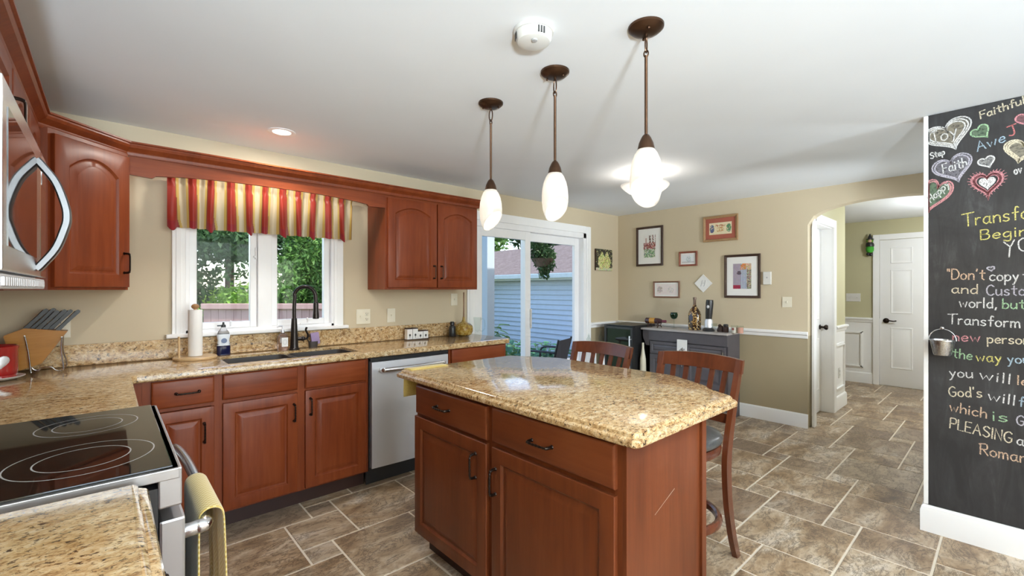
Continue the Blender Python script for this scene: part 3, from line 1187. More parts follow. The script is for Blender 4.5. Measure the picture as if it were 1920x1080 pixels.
# handle: a broad flat bow
b = MB()
hp = [( .145, -.002, .055), (.145, -.012, .068), (.145, -.040, .115), (.145, -.058, .175), (.145, -.062, .205), (.145, -.058, .240), (.145, -.040, .300), (.145, -.012, .345), (.145, -.002, .358)]
rings = []
P = bez(hp, 6)
for i, p in enumerate(P):
    d = (P[min(i + 1, len(P) - 1)] - P[max(0, i - 1)]).normalized()
    nrm = Vector((0, d.z, -d.y))
    w_, t2, c_ = .022, .0095, .0035
    rings.append([p + Vector((sx * (w_ - dx), 0, 0)) + nrm * (sy * (t2 - dy)) for (sx, dx, sy, dy) in
                  ((-1, c_, 1, 0), (1, c_, 1, 0), (1, 0, 1, c_), (1, 0, -1, c_), (1, c_, -1, 0), (-1, c_, -1, 0), (-1, 0, -1, c_), (-1, 0, 1, c_))])
b.loft(rings)
obj('handle', b, M['bowsteel'], md_, smooth=30)

# ------------------------------------------------------------------ wall cabinets
def wall_cabinet(name, label, loc, rz, w, depth, h, doors, skip_sides=False):
    c = thing(name, label, 'cabinet', loc, rz)
    obj('cabinet_body', MB().box(0, .02, 0, w, depth, h), M['wood'], c, smooth=0)
    b = MB()
    b.box(0, 0, 0, w, .02, .03).box(0, 0, h - .04, w, .02, h).box(0, 0, .03, .03, .02, h - .04).box(w - .03, 0, .03, w, .02, h - .04)
    if len(doors) > 1:
        xm = (doors[0][0] + doors[0][2] + doors[1][0]) / 2
        b.box(xm - .022, 0, .03, xm + .022, .02, h - .04)
    obj('face_frame', b, M['wood'], c, smooth=0)
    for (x, z, dw_, dh, hx, hz, arch) in doors:
        o = obj('door', panel_door(dw_, dh, arch, .058, .02, .060 if arch else .056), M['wood'], c, (x, 0, z), smooth=28)
        obj('handle', pull(True, .10, False), M['bronze'], o, (hx, -.02, hz))
    return c

UY = 3.153
UT = 2.062 - 1.340
wall_cabinet('wall_cabinet', 'cherry wall cabinet with two arched doors between window and sliding door', (1.552, UY, 1.340), 0, .872, .305, UT,
             [(.016, .016, .430, UT - .040, .430 - .030, .125, .052), (.455, .016, .405, UT - .040, .030, .125, .052)])
# diagonal corner cabinet
cc = thing('corner_wall_cabinet', 'cherry corner wall cabinet with one arched door set across the corner', 'cabinet', (-.200, 2.853, 1.340), PI / 4)
dl = .277 * math.sqrt(2)
b = MB()
loc_pts = [(-.200, 2.853), (.077, 3.130), (.077, W1 - .004), (W0 + .004, W1 - .004), (W0 + .004, 2.853)]
Ri = Matrix.Rotation(-PI / 4, 2)
lp = [Ri @ (Vector(p) - Vector((-.200, 2.853))) for p in loc_pts]
b.prism([tuple(p) for p in lp], 0, UT, 'z')
obj('cabinet_body', b, M['wood'], cc, smooth=0)
o = obj('door', panel_door(dl - .022, UT - .036, .062, .062, .022, .066), M['wood'], cc, (.011, 0, .014), smooth=28)
obj('handle', pull(True, .10, False), M['bronze'], o, (dl - .022 - .032, -.022, .125))

wall_cabinet('range_wall_cabinet', 'tall cherry wall cabinet squeezed between microwave and corner cabinet', (-.240, 2.076, 1.340), PI / 2, .772, .305, UT,
             [(.016, .016, .362, UT - .040, .332, .125, .05), (.394, .016, .362, UT - .040, .03, .125, .05)])
wall_cabinet('microwave_wall_cabinet', 'short cherry wall cabinet directly above the microwave', (-.240, 1.310, 1.760), PI / 2, .762, .305, 2.062 - 1.760,
             [(.016, .016, .362, .262, .03, .10, 0.0), (.384, .016, .362, .262, .332, .10, 0.0)])

# arched board over the window
b = MB()
xa, xb = .080, 1.549
pts = [(xa, 1.958), (xa + .10, 1.952)]
for i in range(15):
    t = i / 14
    x = xa + .115 + (xb - xa - .255) * t
    pts.append((x, 1.966 + .028 * (1 - abs(2 * t - 1) ** 3.0)))
pts += [(xb - .125, 1.952), (xb, 1.956), (xb, 2.062), (xa, 2.062)]
b.prism(pts, UY - .006, UY + .016, 'y')
vb = obj('window_valance_board', b, M['wood_h'], smooth=0)
tag(vb, 'arched cherry board bridging the wall cabinets above the kitchen window', 'valance')

# crown moulding along the wall cabinets
cp = [(0, 2.055), (.006, 2.055), (.010, 2.066), (.010, 2.074), (.020, 2.084), (.034, 2.094), (.040, 2.106), (.040, 2.113), (.048, 2.116), (.048, 2.124), (-.01, 2.124), (-.01, 2.0625), (0, 2.0625)]
cm = obj('crown_molding', sweep(MB(), [(-.237, 1.30), (-.237, 2.84), (.070, UY - .012), (2.427, UY - .012), (2.427, W1 - .004)], cp), M['wood'], smooth=25)
tag(cm, 'dark cherry crown moulding running along the tops of the wall cabinets', 'moulding')

# ------------------------------------------------------------------ pendants over the island
def pendant(x, y, turn, label):
    p = thing('pendant_light', label, 'pendant light', (x, y, ZC), turn, 'bronze pendants over the island')
    b = MB()
    b.lathe([(.001, -.027), (.030, -.026), (.052, -.018), (.063, -.008), (.064, -.0005), (.001, -.0005)], n=36)
    b.sphere((.035, .02, -.026), .005, 8).sphere((-.035, -.02, -.026), .005, 8)
    obj('ceiling_canopy', b, M['bronze_lamp'], p)
    b = MB()
    b.tube([(0, 0, -.026), (0, 0, -.038)], .006, 10)
    b.tube([(.011 * math.cos(a), 0, -.066 + .030 * math.sin(a)) for a in [2 * PI * k / 20 for k in range(20)]], .0028, 8, closed=True)
    b.tube([(0, .008 * math.cos(a), -.100 + .012 * math.sin(a)) for a in [2 * PI * k / 16 for k in range(16)]], .0028, 8, closed=True)
    obj('chain_link', b, M['bronze_lamp'], p)
    b = MB()
    b.tube([(0, 0, -.108), (0, 0, -.112), (0, 0, -.400)], .0058, 12, [.008, .0058, .0058])
    obj('rod', b, M['bronze_lamp'], p)
    b = MB()
    b.lathe([(.006, -.395), (.012, -.400), (.018, -.410), (.026, -.428), (.030, -.446), (.031, -.452), (.001, -.452)])
    obj('socket_cup', b, M['bronze_lamp'], p)
    # egg shaped glass cut off on the slant
    t = MB()
    prof = [(.029, -.450), (.040, -.467), (.050, -.492), (.056, -.520), (.0585, -.550), (.058, -.580), (.054, -.610), (.047, -.635), (.038, -.655), (.025, -.672), (.008, -.682)]
    t.lathe(prof, n=40, cap=False)
    nrm = Vector((.72, 0, -.70)).normalized()
    bmesh.ops.bisect_plane(t.bm, geom=list(t.bm.verts) + list(t.bm.edges) + list(t.bm.faces), plane_co=(.046, 0, -.578), plane_no=nrm, clear_outer=True)
    o = obj('glass_shade', t, M['lampglass'], p, smooth=60)
    md = o.modifiers.new('thick', 'SOLIDIFY'); md.thickness = .003; md.offset = -1
    b = MB()
    b.lathe([(.001, -.452), (.012, -.455), (.013, -.475), (.022, -.500), (.026, -.520), (.022, -.542), (.010, -.553), (.001, -.555)], n=20)
    obj('bulb', b, M['bulb'], p)
    light('pendant_lamp', 'POINT', (x, y, ZC - .60), .16, (1, .9, .76), .03)
    return p
pendant(1.470, 1.795, R(-80), 'bronze pendant with slanted white glass, hanging closest to the window wall')
pendant(1.470, 1.347, R(-105), 'bronze pendant with slanted white glass, the middle one of three over the island')
pendant(1.466, .892, R(-165), 'bronze pendant with slanted white glass, hanging nearest the blackboard side')

# frosted semi-flush lamp over the dining area
cl = thing('ceiling_lamp', 'frosted white flower shaped ceiling lamp in the dining area behind the pendants', 'ceiling light', (3.30, 2.02, ZC))
obj('ceiling_canopy', MB().lathe([(.001, -.03), (.05, -.028), (.07, -.010), (.072, -.0005), (.001, -.0005)]), M['bronze_lamp'], cl)
obj('stem', MB().cyl((0, 0, -.028), (0, 0, -.16), .010), M['bronze_lamp'], cl)
for k in range(3):
    a0 = R(20 + 120 * k)
    V, F = [], []
    nu, nv = 13, 9
    for i in range(nu):
        s = (i / (nu - 1) - .5) * 2
        for j in range(nv):
            t = j / (nv - 1)
            ang = a0 + s * R(52)
            r = .03 + .165 * t ** .8
            V.append((r * math.cos(ang), r * math.sin(ang), -.185 + .085 * t ** 1.8 - .015 * abs(s) ** 2 * t))
    for i in range(nu - 1):
        for j in range(nv - 1):
            q = i * nv + j
            F.append((q, q + nv, q + nv + 1, q + 1))
    me = bpy.data.meshes.new('petal'); me.from_pydata(V, [], F)
    o = obj('glass_petal', me, M['lampglass'], cl, smooth=60)
    md = o.modifiers.new('thick', 'SOLIDIFY'); md.thickness = .004
obj('finial', MB().sphere((0, 0, -.19), .018, 14), M['bronze_lamp'], cl)
light('ceiling_lamp_bulb', 'POINT', (3.30, 2.02, ZC - .13), 4.5, (1, .93, .84), .06)

# recessed downlights: the one in the picture and two added unseen behind the camera as fill
def downlight(x, y, label, e):
    p = thing('recessed_light', label, 'ceiling light', (x, y, ZC))
    obj('trim_ring', MB().lathe([(.050, -.0005), (.052, -.004), (.070, -.006), (.078, -.003), (.078, -.0005)], n=36, cap=False), M['trim'], p)
    obj('lens', MB().lathe([(.001, -.002), (.051, -.002), (.051, -.0008), (.001, -.0008)], n=36), M['bulb'], p)
    light('recessed_lamp', 'AREA', (x, y, ZC - .012), e, (1, .94, .86), .10)
downlight(.790, 2.985, 'round recessed downlight in the ceiling in front of the kitchen window', 7)
downlight(.85, -.55, 'recessed downlight behind the viewer on the blackboard side', 9)
downlight(2.3, -.75, 'recessed downlight behind the viewer beside the partition', 9)

def fill_uplight(x, y, label, e):  # added lamps out of view, brighten the ceiling and wall cabinets
    p = thing('floor_lamp', label, 'floor lamp', (x, y, 0), 0)
    obj('base', MB().lathe([(.001, 0), (.15, 0), (.155, .01), (.14, .024), (.02, .034), (.001, .034)], n=36), M['bronze_lamp'], p)
    obj('pole', MB().cyl((0, 0, .03), (0, 0, 1.18), .013), M['bronze_lamp'], p)
    obj('lamp_shade', MB().lathe([(.02, 1.175), (.06, 1.18), (.13, 1.20), (.18, 1.235), (.176, 1.237), (.125, 1.206), (.055, 1.188), (.001, 1.182)], n=40), M['trim'], p)
    d = bpy.data.lights.new('uplight', 'SPOT'); d.energy = e; d.color = (.76, .90, 1.0); d.spot_size = R(176); d.spot_blend = .25; d.shadow_soft_size = .12
    o = bpy.data.objects.new('uplight', d); o.location = (x, y, 1.25); o.rotation_euler = (PI, 0, 0); COL.objects.link(o)
fill_uplight(-.32, -1.05, 'bronze torchiere floor lamp behind the viewer near the range wall', 330)
fill_uplight(2.75, -1.75, 'bronze torchiere floor lamp behind the viewer beside the partition', 60)
fill_uplight(4.45, -.65, 'bronze torchiere floor lamp in the passage behind the blackboard', 26)

rl = thing('reading_lamp', 'bronze reading lamp in the passage turned towards the dining wall', 'floor lamp', (3.80, -.75, 0), 0)  # added spot hidden by the partition, lifts the dining wall
obj('base', MB().lathe([(.001, 0), (.13, 0), (.135, .01), (.12, .022), (.02, .03), (.001, .03)], n=36), M['bronze_lamp'], rl)
obj('pole', MB().cyl((0, 0, .03), (0, 0, 1.40), .011), M['bronze_lamp'], rl)
hd_ = (Vector((5.01, 2.5, 1.5)) - Vector((3.80, -.75, 1.45))).normalized()
qt = hd_.to_track_quat('Z', 'Y').to_matrix().to_4x4()
obj('lamp_shade', MB().lathe([(.03, -.10), (.05, -.09), (.10, .03), (.098, .03), (.046, -.085), (.001, -.092)], n=32, M=Matrix.Translation((0, 0, 1.45)) @ qt), M['trim'], rl)
light('reading_lamp_bulb', 'SPOT', (3.80, -.75, 1.45), 190, (.86, .94, 1.0), rot=(-hd_).to_track_quat('Z', 'Y').to_euler())
bpy.data.objects['reading_lamp_bulb'].data.spot_size = R(62)
bpy.data.objects['reading_lamp_bulb'].data.spot_blend = .7
bpy.data.objects['reading_lamp_bulb'].data.shadow_soft_size = .09

sm = thing('smoke_detector', 'round white smoke detector on the ceiling beside the middle pendant', 'smoke detector', (1.179, 1.188, ZC))
obj('base', MB().lathe([(.001, -.012), (.074, -.012), (.076, -.006), (.076, -.0005), (.001, -.0005)], n=40), M['plastic_white'], sm)
obj('body', MB().lathe([(.001, -.050), (.045, -.049), (.060, -.044), (.067, -.034), (.069, -.0125), (.001, -.0125)], n=40), M['plastic_white'], sm)
b = MB()
for s in (-1, 1):
    for q in range(3):
        a = R(200 + s * 50 + (q - 1) * 9)
        c, d = math.cos(a), math.sin(a)
        b.box(-.003, -.0012, -.012, .003, .0012, .012, M=Matrix.Translation((c * .0685, d * .0685, -.028)) @ Matrix.Rotation(a + PI / 2, 4, 'Z'))
obj('vent_slots', b, M['slot'], sm, smooth=0)
obj('test_button', MB().lathe([(.001, -.056), (.010, -.055), (.011, -.050), (.001, -.049)], (-.020, -.025, 0)), M['ring'], sm)

# ------------------------------------------------------------------ curtain valance
cv = thing('window_valance', 'gathered valance in red, gold and cream stripes over the kitchen window', 'curtain', (.83, 3.385, 1.70))
def valance():
    xa, xb = .262, 1.398
    nx, nz = 330, 22
    zt, zb = 2.052, 1.722
    nst = 11
    V, F, C_ = [], [], []
    red, red2, gold, cream, brown = (.40, .035, .018), (.30, .018, .014), (.62, .42, .11), (.62, .52, .35), (.26, .12, .05)
    rr = random.Random(4)
    amp = [.7 + .6 * rr.random() for _ in range(60)]
    for i in range(nx + 1):
        u = i / nx
        ph = u * nst
        for j in range(nz + 1):
            t = j / nz
            z = zt + (zb - zt) * t
            fr = ph - math.floor(ph)
            # red stripe lies in the dip of each pleat and fans out at the hem
            fold = math.cos(2 * PI * (ph - .17))
            k = .011 + .024 * t
            y = .010 * t - k * fold * amp[int(ph)] * .8 + .004 * math.sin(ph * 13.3) * (1 - .5 * t)
            if t < .22:
                y += .006 * math.sin(ph * 2 * PI * 3.0 + 1) * (1 - abs(t - .14) / .14 if abs(t - .14) < .14 else 0)
            if abs(t - .16) < .03:
                y += .006
            hem = 0.0
            if fr < .40:
                hem = -.026 * math.sin(PI * fr / .40) * max(0, t - .75) * 4 * (1 if int(ph) % 2 == 0 else .25)
                y -= .020 * math.sin(PI * fr / .40) * max(0, t - .80) * 5 * (1 if int(ph) % 2 == 0 else 0)
            x = xa + (xb - xa) * u + .010 * math.sin(ph * 2.1) * t
            V.append((x - .83, y, z + hem - 1.70))
    def colour(u, t):
        ph = u * nst
        fr = ph - math.floor(ph)
        e = .36 + .05 * math.sin(math.floor(ph) * 2.3) + (.05 * t) + (.6 * max(0, t - .82) if math.floor(ph) % 2 == 0 else 0)
        if fr < e:
            return red if t < .86 else (.36, .025, .03)
        if fr < e + .035 or fr > .975:
            return brown
        if fr < e + .16 or fr > .86:
            return gold
        return cream
    m = nz + 1
    for i in range(nx):
        for j in range(nz):
            q = i * m + j
            F.append((q, q + 1, q + m + 1, q + m))
            C_.append(colour((i + .5) / nx, (j + .5) / nz))
    me = bpy.data.meshes.new('valance_cloth')
    me.from_pydata(V, [], F)
    a = me.color_attributes.new('col', 'FLOAT_COLOR', 'CORNER')
    dat = []
    for p in me.polygons:
        dat += [*C_[p.index], 1.0] * 4
    a.data.foreach_set('color', dat)
    return me
t_ = NT('striped_satin')
at_ = t_.n('Attribute', attribute_name='col')
t_.set(color=at_.outputs['Color'], rough=.42, sheen=.3, spec=.4)
tl_ = t_.n('BsdfTranslucent'); t_.l(at_.outputs['Color'], tl_.inputs[0])
mx_ = t_.n('MixShader'); mx_.inputs[0].default_value = .3
t_.l(t_.b.outputs[0], mx_.inputs[1]); t_.l(tl_.outputs[0], mx_.inputs[2]); t_.l(mx_.outputs[0], t_.out.inputs[0])
M['stripes'] = t_.m
obj('striped_cloth', valance(), M['stripes'], cv, smooth=70)
obj('curtain_rod', MB().cyl((-.555, .040, .318), (.555, .040, .318), .007, n=12).cyl((-.54, .040, .318), (-.54, .075, .318), .006).cyl((.54, .040, .318), (.54, .075, .318), .006), M['plastic_white'], cv)

# ------------------------------------------------------------------ things on the worktop
ZT = CT + .0005
# paper towel holder
pt = thing('paper_towel_holder', 'wooden paper towel holder standing by the window sill', 'paper towel holder', (.392, 3.305, ZT))
obj('base', MB().lathe([(.001, 0), (.108, 0), (.112, .005), (.112, .013), (.107, .018), (.001, .018)], n=40), wood('birch', (.46, .30, .15), (.58, .40, .21), (.66, .48, .28), (6, 60, 60)), pt)
M['birch'] = bpy.data.materials['birch']
obj('pole', MB().cyl((0, 0, .018), (0, 0, .305), .009), M['birch'], pt)
obj('knob', MB().sphere((0, 0, .318), .021, 16, sz=.8), wood('oak_knob', (.24, .12, .05), (.34, .18, .075), (.42, .24, .10)), pt)
obj('side_rod', MB().cyl((-.082, -.02, .018), (-.082, -.02, .142), .006), M['birch'], pt)
pr_ = obj('paper_roll', MB().lathe([(.012, .020), (.036, .020), (.0365, .022), (.0365, .296), (.036, .298), (.012, .298)], n=36, cap=False), plain('paper', (.86, .85, .84), .85, vary=.02), pt)

# dish soap bottle
ds = thing('dish_soap_bottle', 'clear squeeze bottle of dark blue dish soap behind the sink', 'soap bottle', (.548, 3.372, ZT))
M['clearplastic'] = glass('clear_plastic', (.93, .95, .97), .08)
def squarish(w, d, z, n=20, p=3.2):
    out = []
    for i in range(n):
        a = 2 * PI * i / n
        c, s = math.cos(a), math.sin(a)
        out.append((w * math.copysign(abs(c) ** (2 / p), c), d * math.copysign(abs(s) ** (2 / p), s), z))
    return out
b = MB()
b.loft([squarish(.036, .022, 0), squarish(.038, .024, .006), squarish(.037, .024, .07), squarish(.030, .021, .095), squarish(.036, .023, .125), squarish(.030, .02, .15), squarish(.014, .013, .172), squarish(.013, .012, .18)])
obj('bottle', b, M['clearplastic'], ds)
b = MB().loft([squarish(.0382, .0245, .002), squarish(.0385, .0247, .006), squarish(.0376, .0245, .062)])
obj('blue_liquid', b, plain('blue_soap', (.010, .012, .05), .1), ds)
b = MB().loft([squarish(.0375, .0248, .064), squarish(.0312, .0218, .095), squarish(.0365, .0238, .125), squarish(.0345, .0225, .136)], False, False)
lb_ = obj('label', b, plain('soap_label', (.72, .77, .84), .4), ds)
obj('emblem', MB().lathe([(.001, 0), (.016, 0), (.016, .001), (.001, .001)], (0, -.0255, .098), n=20, M=Matrix.Translation((0, -.026, .095)) @ Matrix.Rotation(PI / 2, 4, 'X') @ Matrix.Translation((0, .0255, -.098))), plain('emblem_blue', (.12, .17, .30), .4), lb_)
obj('cap', MB().cyl((0, 0, .18), (0, 0, .195), .014, .013).cyl((0, 0, .195), (0, 0, .212), .007, .005).box(-.034, -.006, .186, .0, .006, .194, bev=.002), M['black'], ds)

# hand soap
hs = thing('hand_soap_bottle', 'pump bottle of pale hand soap with a white label beside the faucet', 'soap bottle', (.893, 3.355, ZT))
b = MB().loft([squarish(.029, .022, 0, p=5), squarish(.031, .024, .005, p=5), squarish(.031, .024, .095, p=5), squarish(.024, .019, .110, p=4), squarish(.012, .012, .118), squarish(.012, .012, .124)])
obj('bottle', b, glass('pale_soap', (.80, .62, .58), .1), hs)
obj('label', MB().box(-.012, -.0255, .028, .028, -.0245, .090, bev=.0004), plain('paper_label', (.84, .82, .80), .5), hs, smooth=0)
b = MB().tube([(.008 + .012 * math.cos(a), -.026, .060 + .016 * math.sin(a)) for a in [2 * PI * k / 24 for k in range(24)]], .0008, 6, closed=True)
obj('label_mark', b, M['ring'], hs)
obj('pump', MB().cyl((0, 0, .124), (0, 0, .140), .013, .012).cyl((0, 0, .140), (0, 0, .160), .005).tube(bez([(0, 0, .160), (-.004, 0, .168), (-.030, -.010, .168), (-.036, -.012, .160)]), .005, 8), M['steel'], hs)

# sponge caddy
sp = thing('sponge_holder', 'small dark sponge caddy with a lilac scrub pad against the backsplash', 'sponge holder', (1.105, 3.385, ZT))
obj('cup', MB().loft([squarish(.028, .018, 0), squarish(.032, .022, .045), squarish(.029, .019, .045), squarish(.025, .015, .004)]), M['sink'], sp)
obj('scrub_pad', MB().box(-.006, -.010, .02, .052, .012, .105, bev=.005, M=Matrix.Rotation(R(-8), 4, 'Y')), plain('lilac_foam', (.34, .25, .42), .9, vary=.15), sp)
obj('hook', MB().tube(bez([(-.028, 0, .04), (-.04, 0, .07), (-.02, 0, .085), (.0, 0, .075)]), .0035, 8), M['orb'], sp)

# salt and pepper boxes
t_ = NT('white_crock'); t_.set(color=(.80, .79, .77), rough=.35); M['crock'] = t_.m
for (x, s, lab) in ((1.898, 1.0, 'pair of tall white shaker boxes with dark lids on the worktop'), (1.998, .72, 'pair of low white shaker boxes with dark lids beside the tall pair')):
    p = thing('shaker_set', lab, 'salt and pepper set', (x, 3.375, ZT), 0, 'white shaker boxes')
    for q in (-1, 1):
        bx = obj('box', MB().box(q * .026 - .024, -.024, .001, q * .026 + .024, .024, .088 * s, bev=.003), M['crock'], p, smooth=0)
        obj('lid', MB().box(q * .026 - .025, -.025, .088 * s, q * .026 + .025, .025, .088 * s + .009, bev=.003), M['kick'], bx, smooth=0)
        mk = MB()
        mk.sphere((q * .026, -.0245, .034 * s + .004), .009, 10, sy=.12, sz=1.15)
        mk.box(q * .026 - .0015, -.0252, .014 * s, q * .026 + .0015, -.0242, .03 * s)
        obj('motif', mk, M['slot'], bx)
    obj('tray', MB().box(-.054, -.028, .0002, .054, .028, .003), M['kick'], p, smooth=0)

# dark pepper mill
pm = thing('pepper_mill', 'slim black bottle standing next to the amber glass decanter', 'bottle', (2.292, 3.345, ZT))
obj('body', MB().lathe([(.001, 0), (.030, 0), (.032, .004), (.030, .06), (.027, .085), (.020, .095), (.018, .10), (.001, .10)]), M['black'], pm)
obj('cap', MB().lathe([(.016, .10), (.020, .104), (.020, .125), (.014, .132), (.001, .133)]), M['black'], pm)

# amber decanter with a long neck
ad = thing('amber_decanter', 'round amber glass decanter with a long thin neck under the wall cabinet', 'decanter', (2.405, 3.325, ZT))
t_ = NT('amber_crackle_glass')
n_ = t_.noise(t_.coords(), 34, 3, .6, 1.0)
t_.set(color=t_.ramp(n_.outputs['Fac'], [(.35, (.30, .14, .02)), (.5, (.52, .33, .06)), (.68, (.70, .55, .22))]), rough=.12, trans=.35, ior=1.45)
t_.bump(n_.outputs['Fac'], .5, .006)
obj('body', MB().lathe([(.001, 0), (.045, 0), (.070, .012), (.083, .04), (.085, .065), (.078, .09), (.060, .108), (.036, .118), (.020, .128), (.013, .145), (.010, .17)], n=36), t_.m, ad)
obj('neck', MB().lathe([(.009, .168), (.0075, .22), (.0068, .30), (.0068, .385), (.009, .392), (.001, .395)], n=16), wood('neck_wood', (.16, .09, .05), (.25, .15, .09), (.30, .2, .12)), ad)

# glass pitcher at the end of the worktop
gp = thing('glass_mug', 'tall clear glass mug at the free end of the worktop', 'mug', (2.520, 3.270, ZT))
obj('cup', MB().lathe([(.001, 0), (.030, 0), (.034, .008), (.026, .02), (.028, .04), (.036, .13), (.038, .165), (.0355, .165), (.033, .13), (.024, .045), (.001, .03)], n=30), M['clearglass'], gp)
obj('handle', MB().tube(bez([(.034, -.0, .145), (.060, -.01, .148), (.075, -.012, .12), (.072, -.012, .06), (.05, -.008, .035), (.028, 0, .04)]), .006, 10), M['clearglass'], gp)

# knife block
kb = thing('knife_block', 'slanted honey wood knife block on a bent wire stand', 'knife block', (-.262, 3.335, ZT))
t_ = wood('honey_wood', (.30, .125, .018), (.42, .18, .030), (.50, .24, .05), (4, 30, 30), rough=.3)
b = MB()
b.prism([(-.085, .012), (.010, .045), (.104, .205), (-.050, .228), (-.12, .195)], -.048, .048, 'y', bev=.003)
obj('block', b, t_, kb, smooth=0)
b = MB()
for s in (-1, 1):
    b.tube(bez([(.018 + s * .065, -.056, .19 - (s > 0) * .015), (.024 + s * .058, -.060, .10), (.032 + s * .058, -.066, .012), (.026 + s * .045, -.068, .004)], 6), .0035, 8)
b.tube(bez([(-.020, -.068, .004), (.0, -.066, .012), (.012, -.064, .026), (.045, -.064, .026), (.058, -.066, .012), (.072, -.068, .004)], 5), .0035, 8)
b.tube([(-.047, -.056, .19), (-.047, .05, .19)], .0035, 8).tube([(.083, -.056, .175), (.083, .05, .175)], .0035, 8)
b.tube(bez([(-.047, .05, .19), (-.034, .058, .10), (-.026, .062, .004), (.09, .062, .004), (.082, .058, .1), (.083, .05, .175)], 6), .0035, 8)
obj('wire_stand', b, M['chrome'], kb)
for i, (kx, ky, L) in enumerate(((-.046, -.030, .122), (-.024, -.008, .128), (-.004, -.032, .118), (.018, -.012, .126), (.038, .012, .128), (.066, -.030, .132))):
    d = Vector((.62, 0, .78)).normalized()
    z0 = .226 - (kx + .05) * .148
    p0 = Vector((kx, ky, z0))
    m_ = MB()
    m_.loft([[p0 + d * s + Vector((q * w_ * d.z, e * .0065, -q * w_ * d.x)) for (q, e) in ((-1, -1), (1, -1), (1, 1), (-1, 1))] for (s, w_) in ((-.006, .008), (.01, .0085), (.05, .007), (L - .025, .0085), (L - .008, .0095), (L, .005))])
    kn = obj('knife', m_, M['black'], kb, smooth=40)
    m2 = MB()
    m2.tube([p0 + d * .0 + Vector((-.0088, 0, .0052)), p0 + d * .05 + Vector((-.0074, 0, .0042)), p0 + d * (L - .012) + Vector((-.0088, 0, .0060))], .0016, 6)
    obj('tang', m2, M['chrome'], kn)

# red canister
rc = thing('red_canister', 'red ceramic canister with a silver heart on a white plate at the counter corner', 'canister', (-.392, 3.165, ZT))
obj('plate', MB().lathe([(.001, 0), (.066, 0), (.094, .010), (.098, .014), (.094, .016), (.064, .006), (.001, .006)], n=36), M['crock'], rc)
t_ = NT('red_glaze'); n_ = t_.noise(t_.coords(), 8, 3); t_.set(color=t_.ramp(n_.outputs['Fac'], [(.3, (.30, .010, .012)), (.7, (.45, .02, .02))]), rough=.12, coat=.6); 
obj('jar', MB().lathe([(.001, .007), (.066, .007), (.070, .012), (.068, .022), (.072, .028), (.074, .045), (.074, .140), (.077, .146), (.077, .156), (.070, .160), (.066, .150), (.062, .03), (.001, .025)], n=40), t_.m, rc)
hp = []
for k in range(28):
    a = 2 * PI * k / 28
    hp.append((.0026 * 16 * math.sin(a) ** 3, .0026 * (13 * math.cos(a) - 5 * math.cos(2 * a) - 2 * math.cos(3 * a) - math.cos(4 * a))))
hm = MB()
ca = R(-70)
for (s, off) in ((1.0, 0), (.8, .002)):
    ring0 = []
rings = []
for (s, off) in ((1.0, .0738), (.95, .0772), (.7, .0788), (.3, .0792)):
    rings.append([((off) * math.sin(p[0] * s / .074), -(off) * math.cos(p[0] * s / .074), .085 + p[1] * s) for p in hp])
hm.loft(rings, False, True, M=Matrix.Rotation(R(12), 4, 'Z'))
obj('heart', hm, M['steel'], rc)

# yellow cloth over the island's end
yc = thing('yellow_towel', 'folded yellow towel draped over the window end of the island', 'towel', (1.25, 2.15, .92))
V, F = [], []
path = [(-.062, .003), (-.03, .0032), (.0, .003), (.012, .001), (.0225, -.010), (.0235, -.040), (.0215, -.06), (.022, -.09), (.0225, -.12), (.022, -.152)]
for s in range(9):
    x = -.075 + .23 * s / 8
    for (y, z) in path:
        V.append((x, y + .0012 * math.sin(s * 1.7 + z * 40), z))
for s in range(8):
    for j in range(len(path) - 1):
        q = s * len(path) + j
        F.append((q, q + 1, q + len(path) + 1, q + len(path)))
me = bpy.data.meshes.new('cloth'); me.from_pydata(V, [], F)
t_ = NT('yellow_terry'); n_ = t_.noise(t_.coords(), 300, 2); t_.set(color=t_.ramp(n_.outputs['Fac'], [(.3, (.50, .36, .08)), (.7, (.68, .53, .17))]), rough=.95, sheen=.3)
o = obj('cloth', me, t_.m, yc, smooth=50)
md = o.modifiers.new('thick', 'SOLIDIFY'); md.thickness = .006; md.offset = 1

# ------------------------------------------------------------------ outlets and switches
def plate(name, label, loc, rz, w, h, slots, toggles=(), mat='ivory', cat='outlet', group=None):
    p = thing(name, label, cat, loc, rz, group)
    obj('cover_plate', MB().box(-w / 2, -.006, -h / 2, w / 2, 0, h / 2, bev=.003), M[mat], p, smooth=0)
    for (x, z) in slots:
        r_ = obj('socket', MB().box(x - .015, -.0085, z - .014, x + .015, -.0055, z + .014, bev=.003), M[mat], p, smooth=0)
        obj('slots', MB().box(x - .008, -.0092, z - .002, x - .0055, -.0083, z + .008).box(x + .0055, -.0092, z - .002, x + .008, -.0083, z + .006).box(x - .003, -.0092, z - .010, x + .003, -.0083, z - .005), M['slot'], r_, smooth=0)
    for (x, z) in toggles:
        obj('toggle', MB().box(x - .005, -.010, z - .012, x + .005, -.005, z + .012, bev=.002).box(x - .003, -.018, z - .001, x + .003, -.006, z + .007, bev=.001), M[mat], p, smooth=0)
    return p
g = .001
plate('wall_outlet', 'double gang ivory plate with a switch and an outlet beside the window', (1.516, W1 - g, 1.124), 0, .116, .118, [(.026, .021), (.026, -.021)], [(-.026, 0)])
plate('light_switch', 'single ivory switch plate above the shaker boxes', (1.757, W1 - g, 1.124), 0, .072, .116, [], [(0, 0)], cat='switch')
plate('light_switch', 'small ivory switch plate under the wall cabinet by the sliding door', (2.391, W1 - g, 1.247), 0, .072, .112, [], [(0, 0)], cat='switch')
plate('wall_outlet', 'ivory outlet plate half hidden behind the knife block', (-.212, W1 - g, 1.137), 0, .116, .118, [(.026, .021), (.026, -.021), (-.026, .021), (-.026, -.021)])
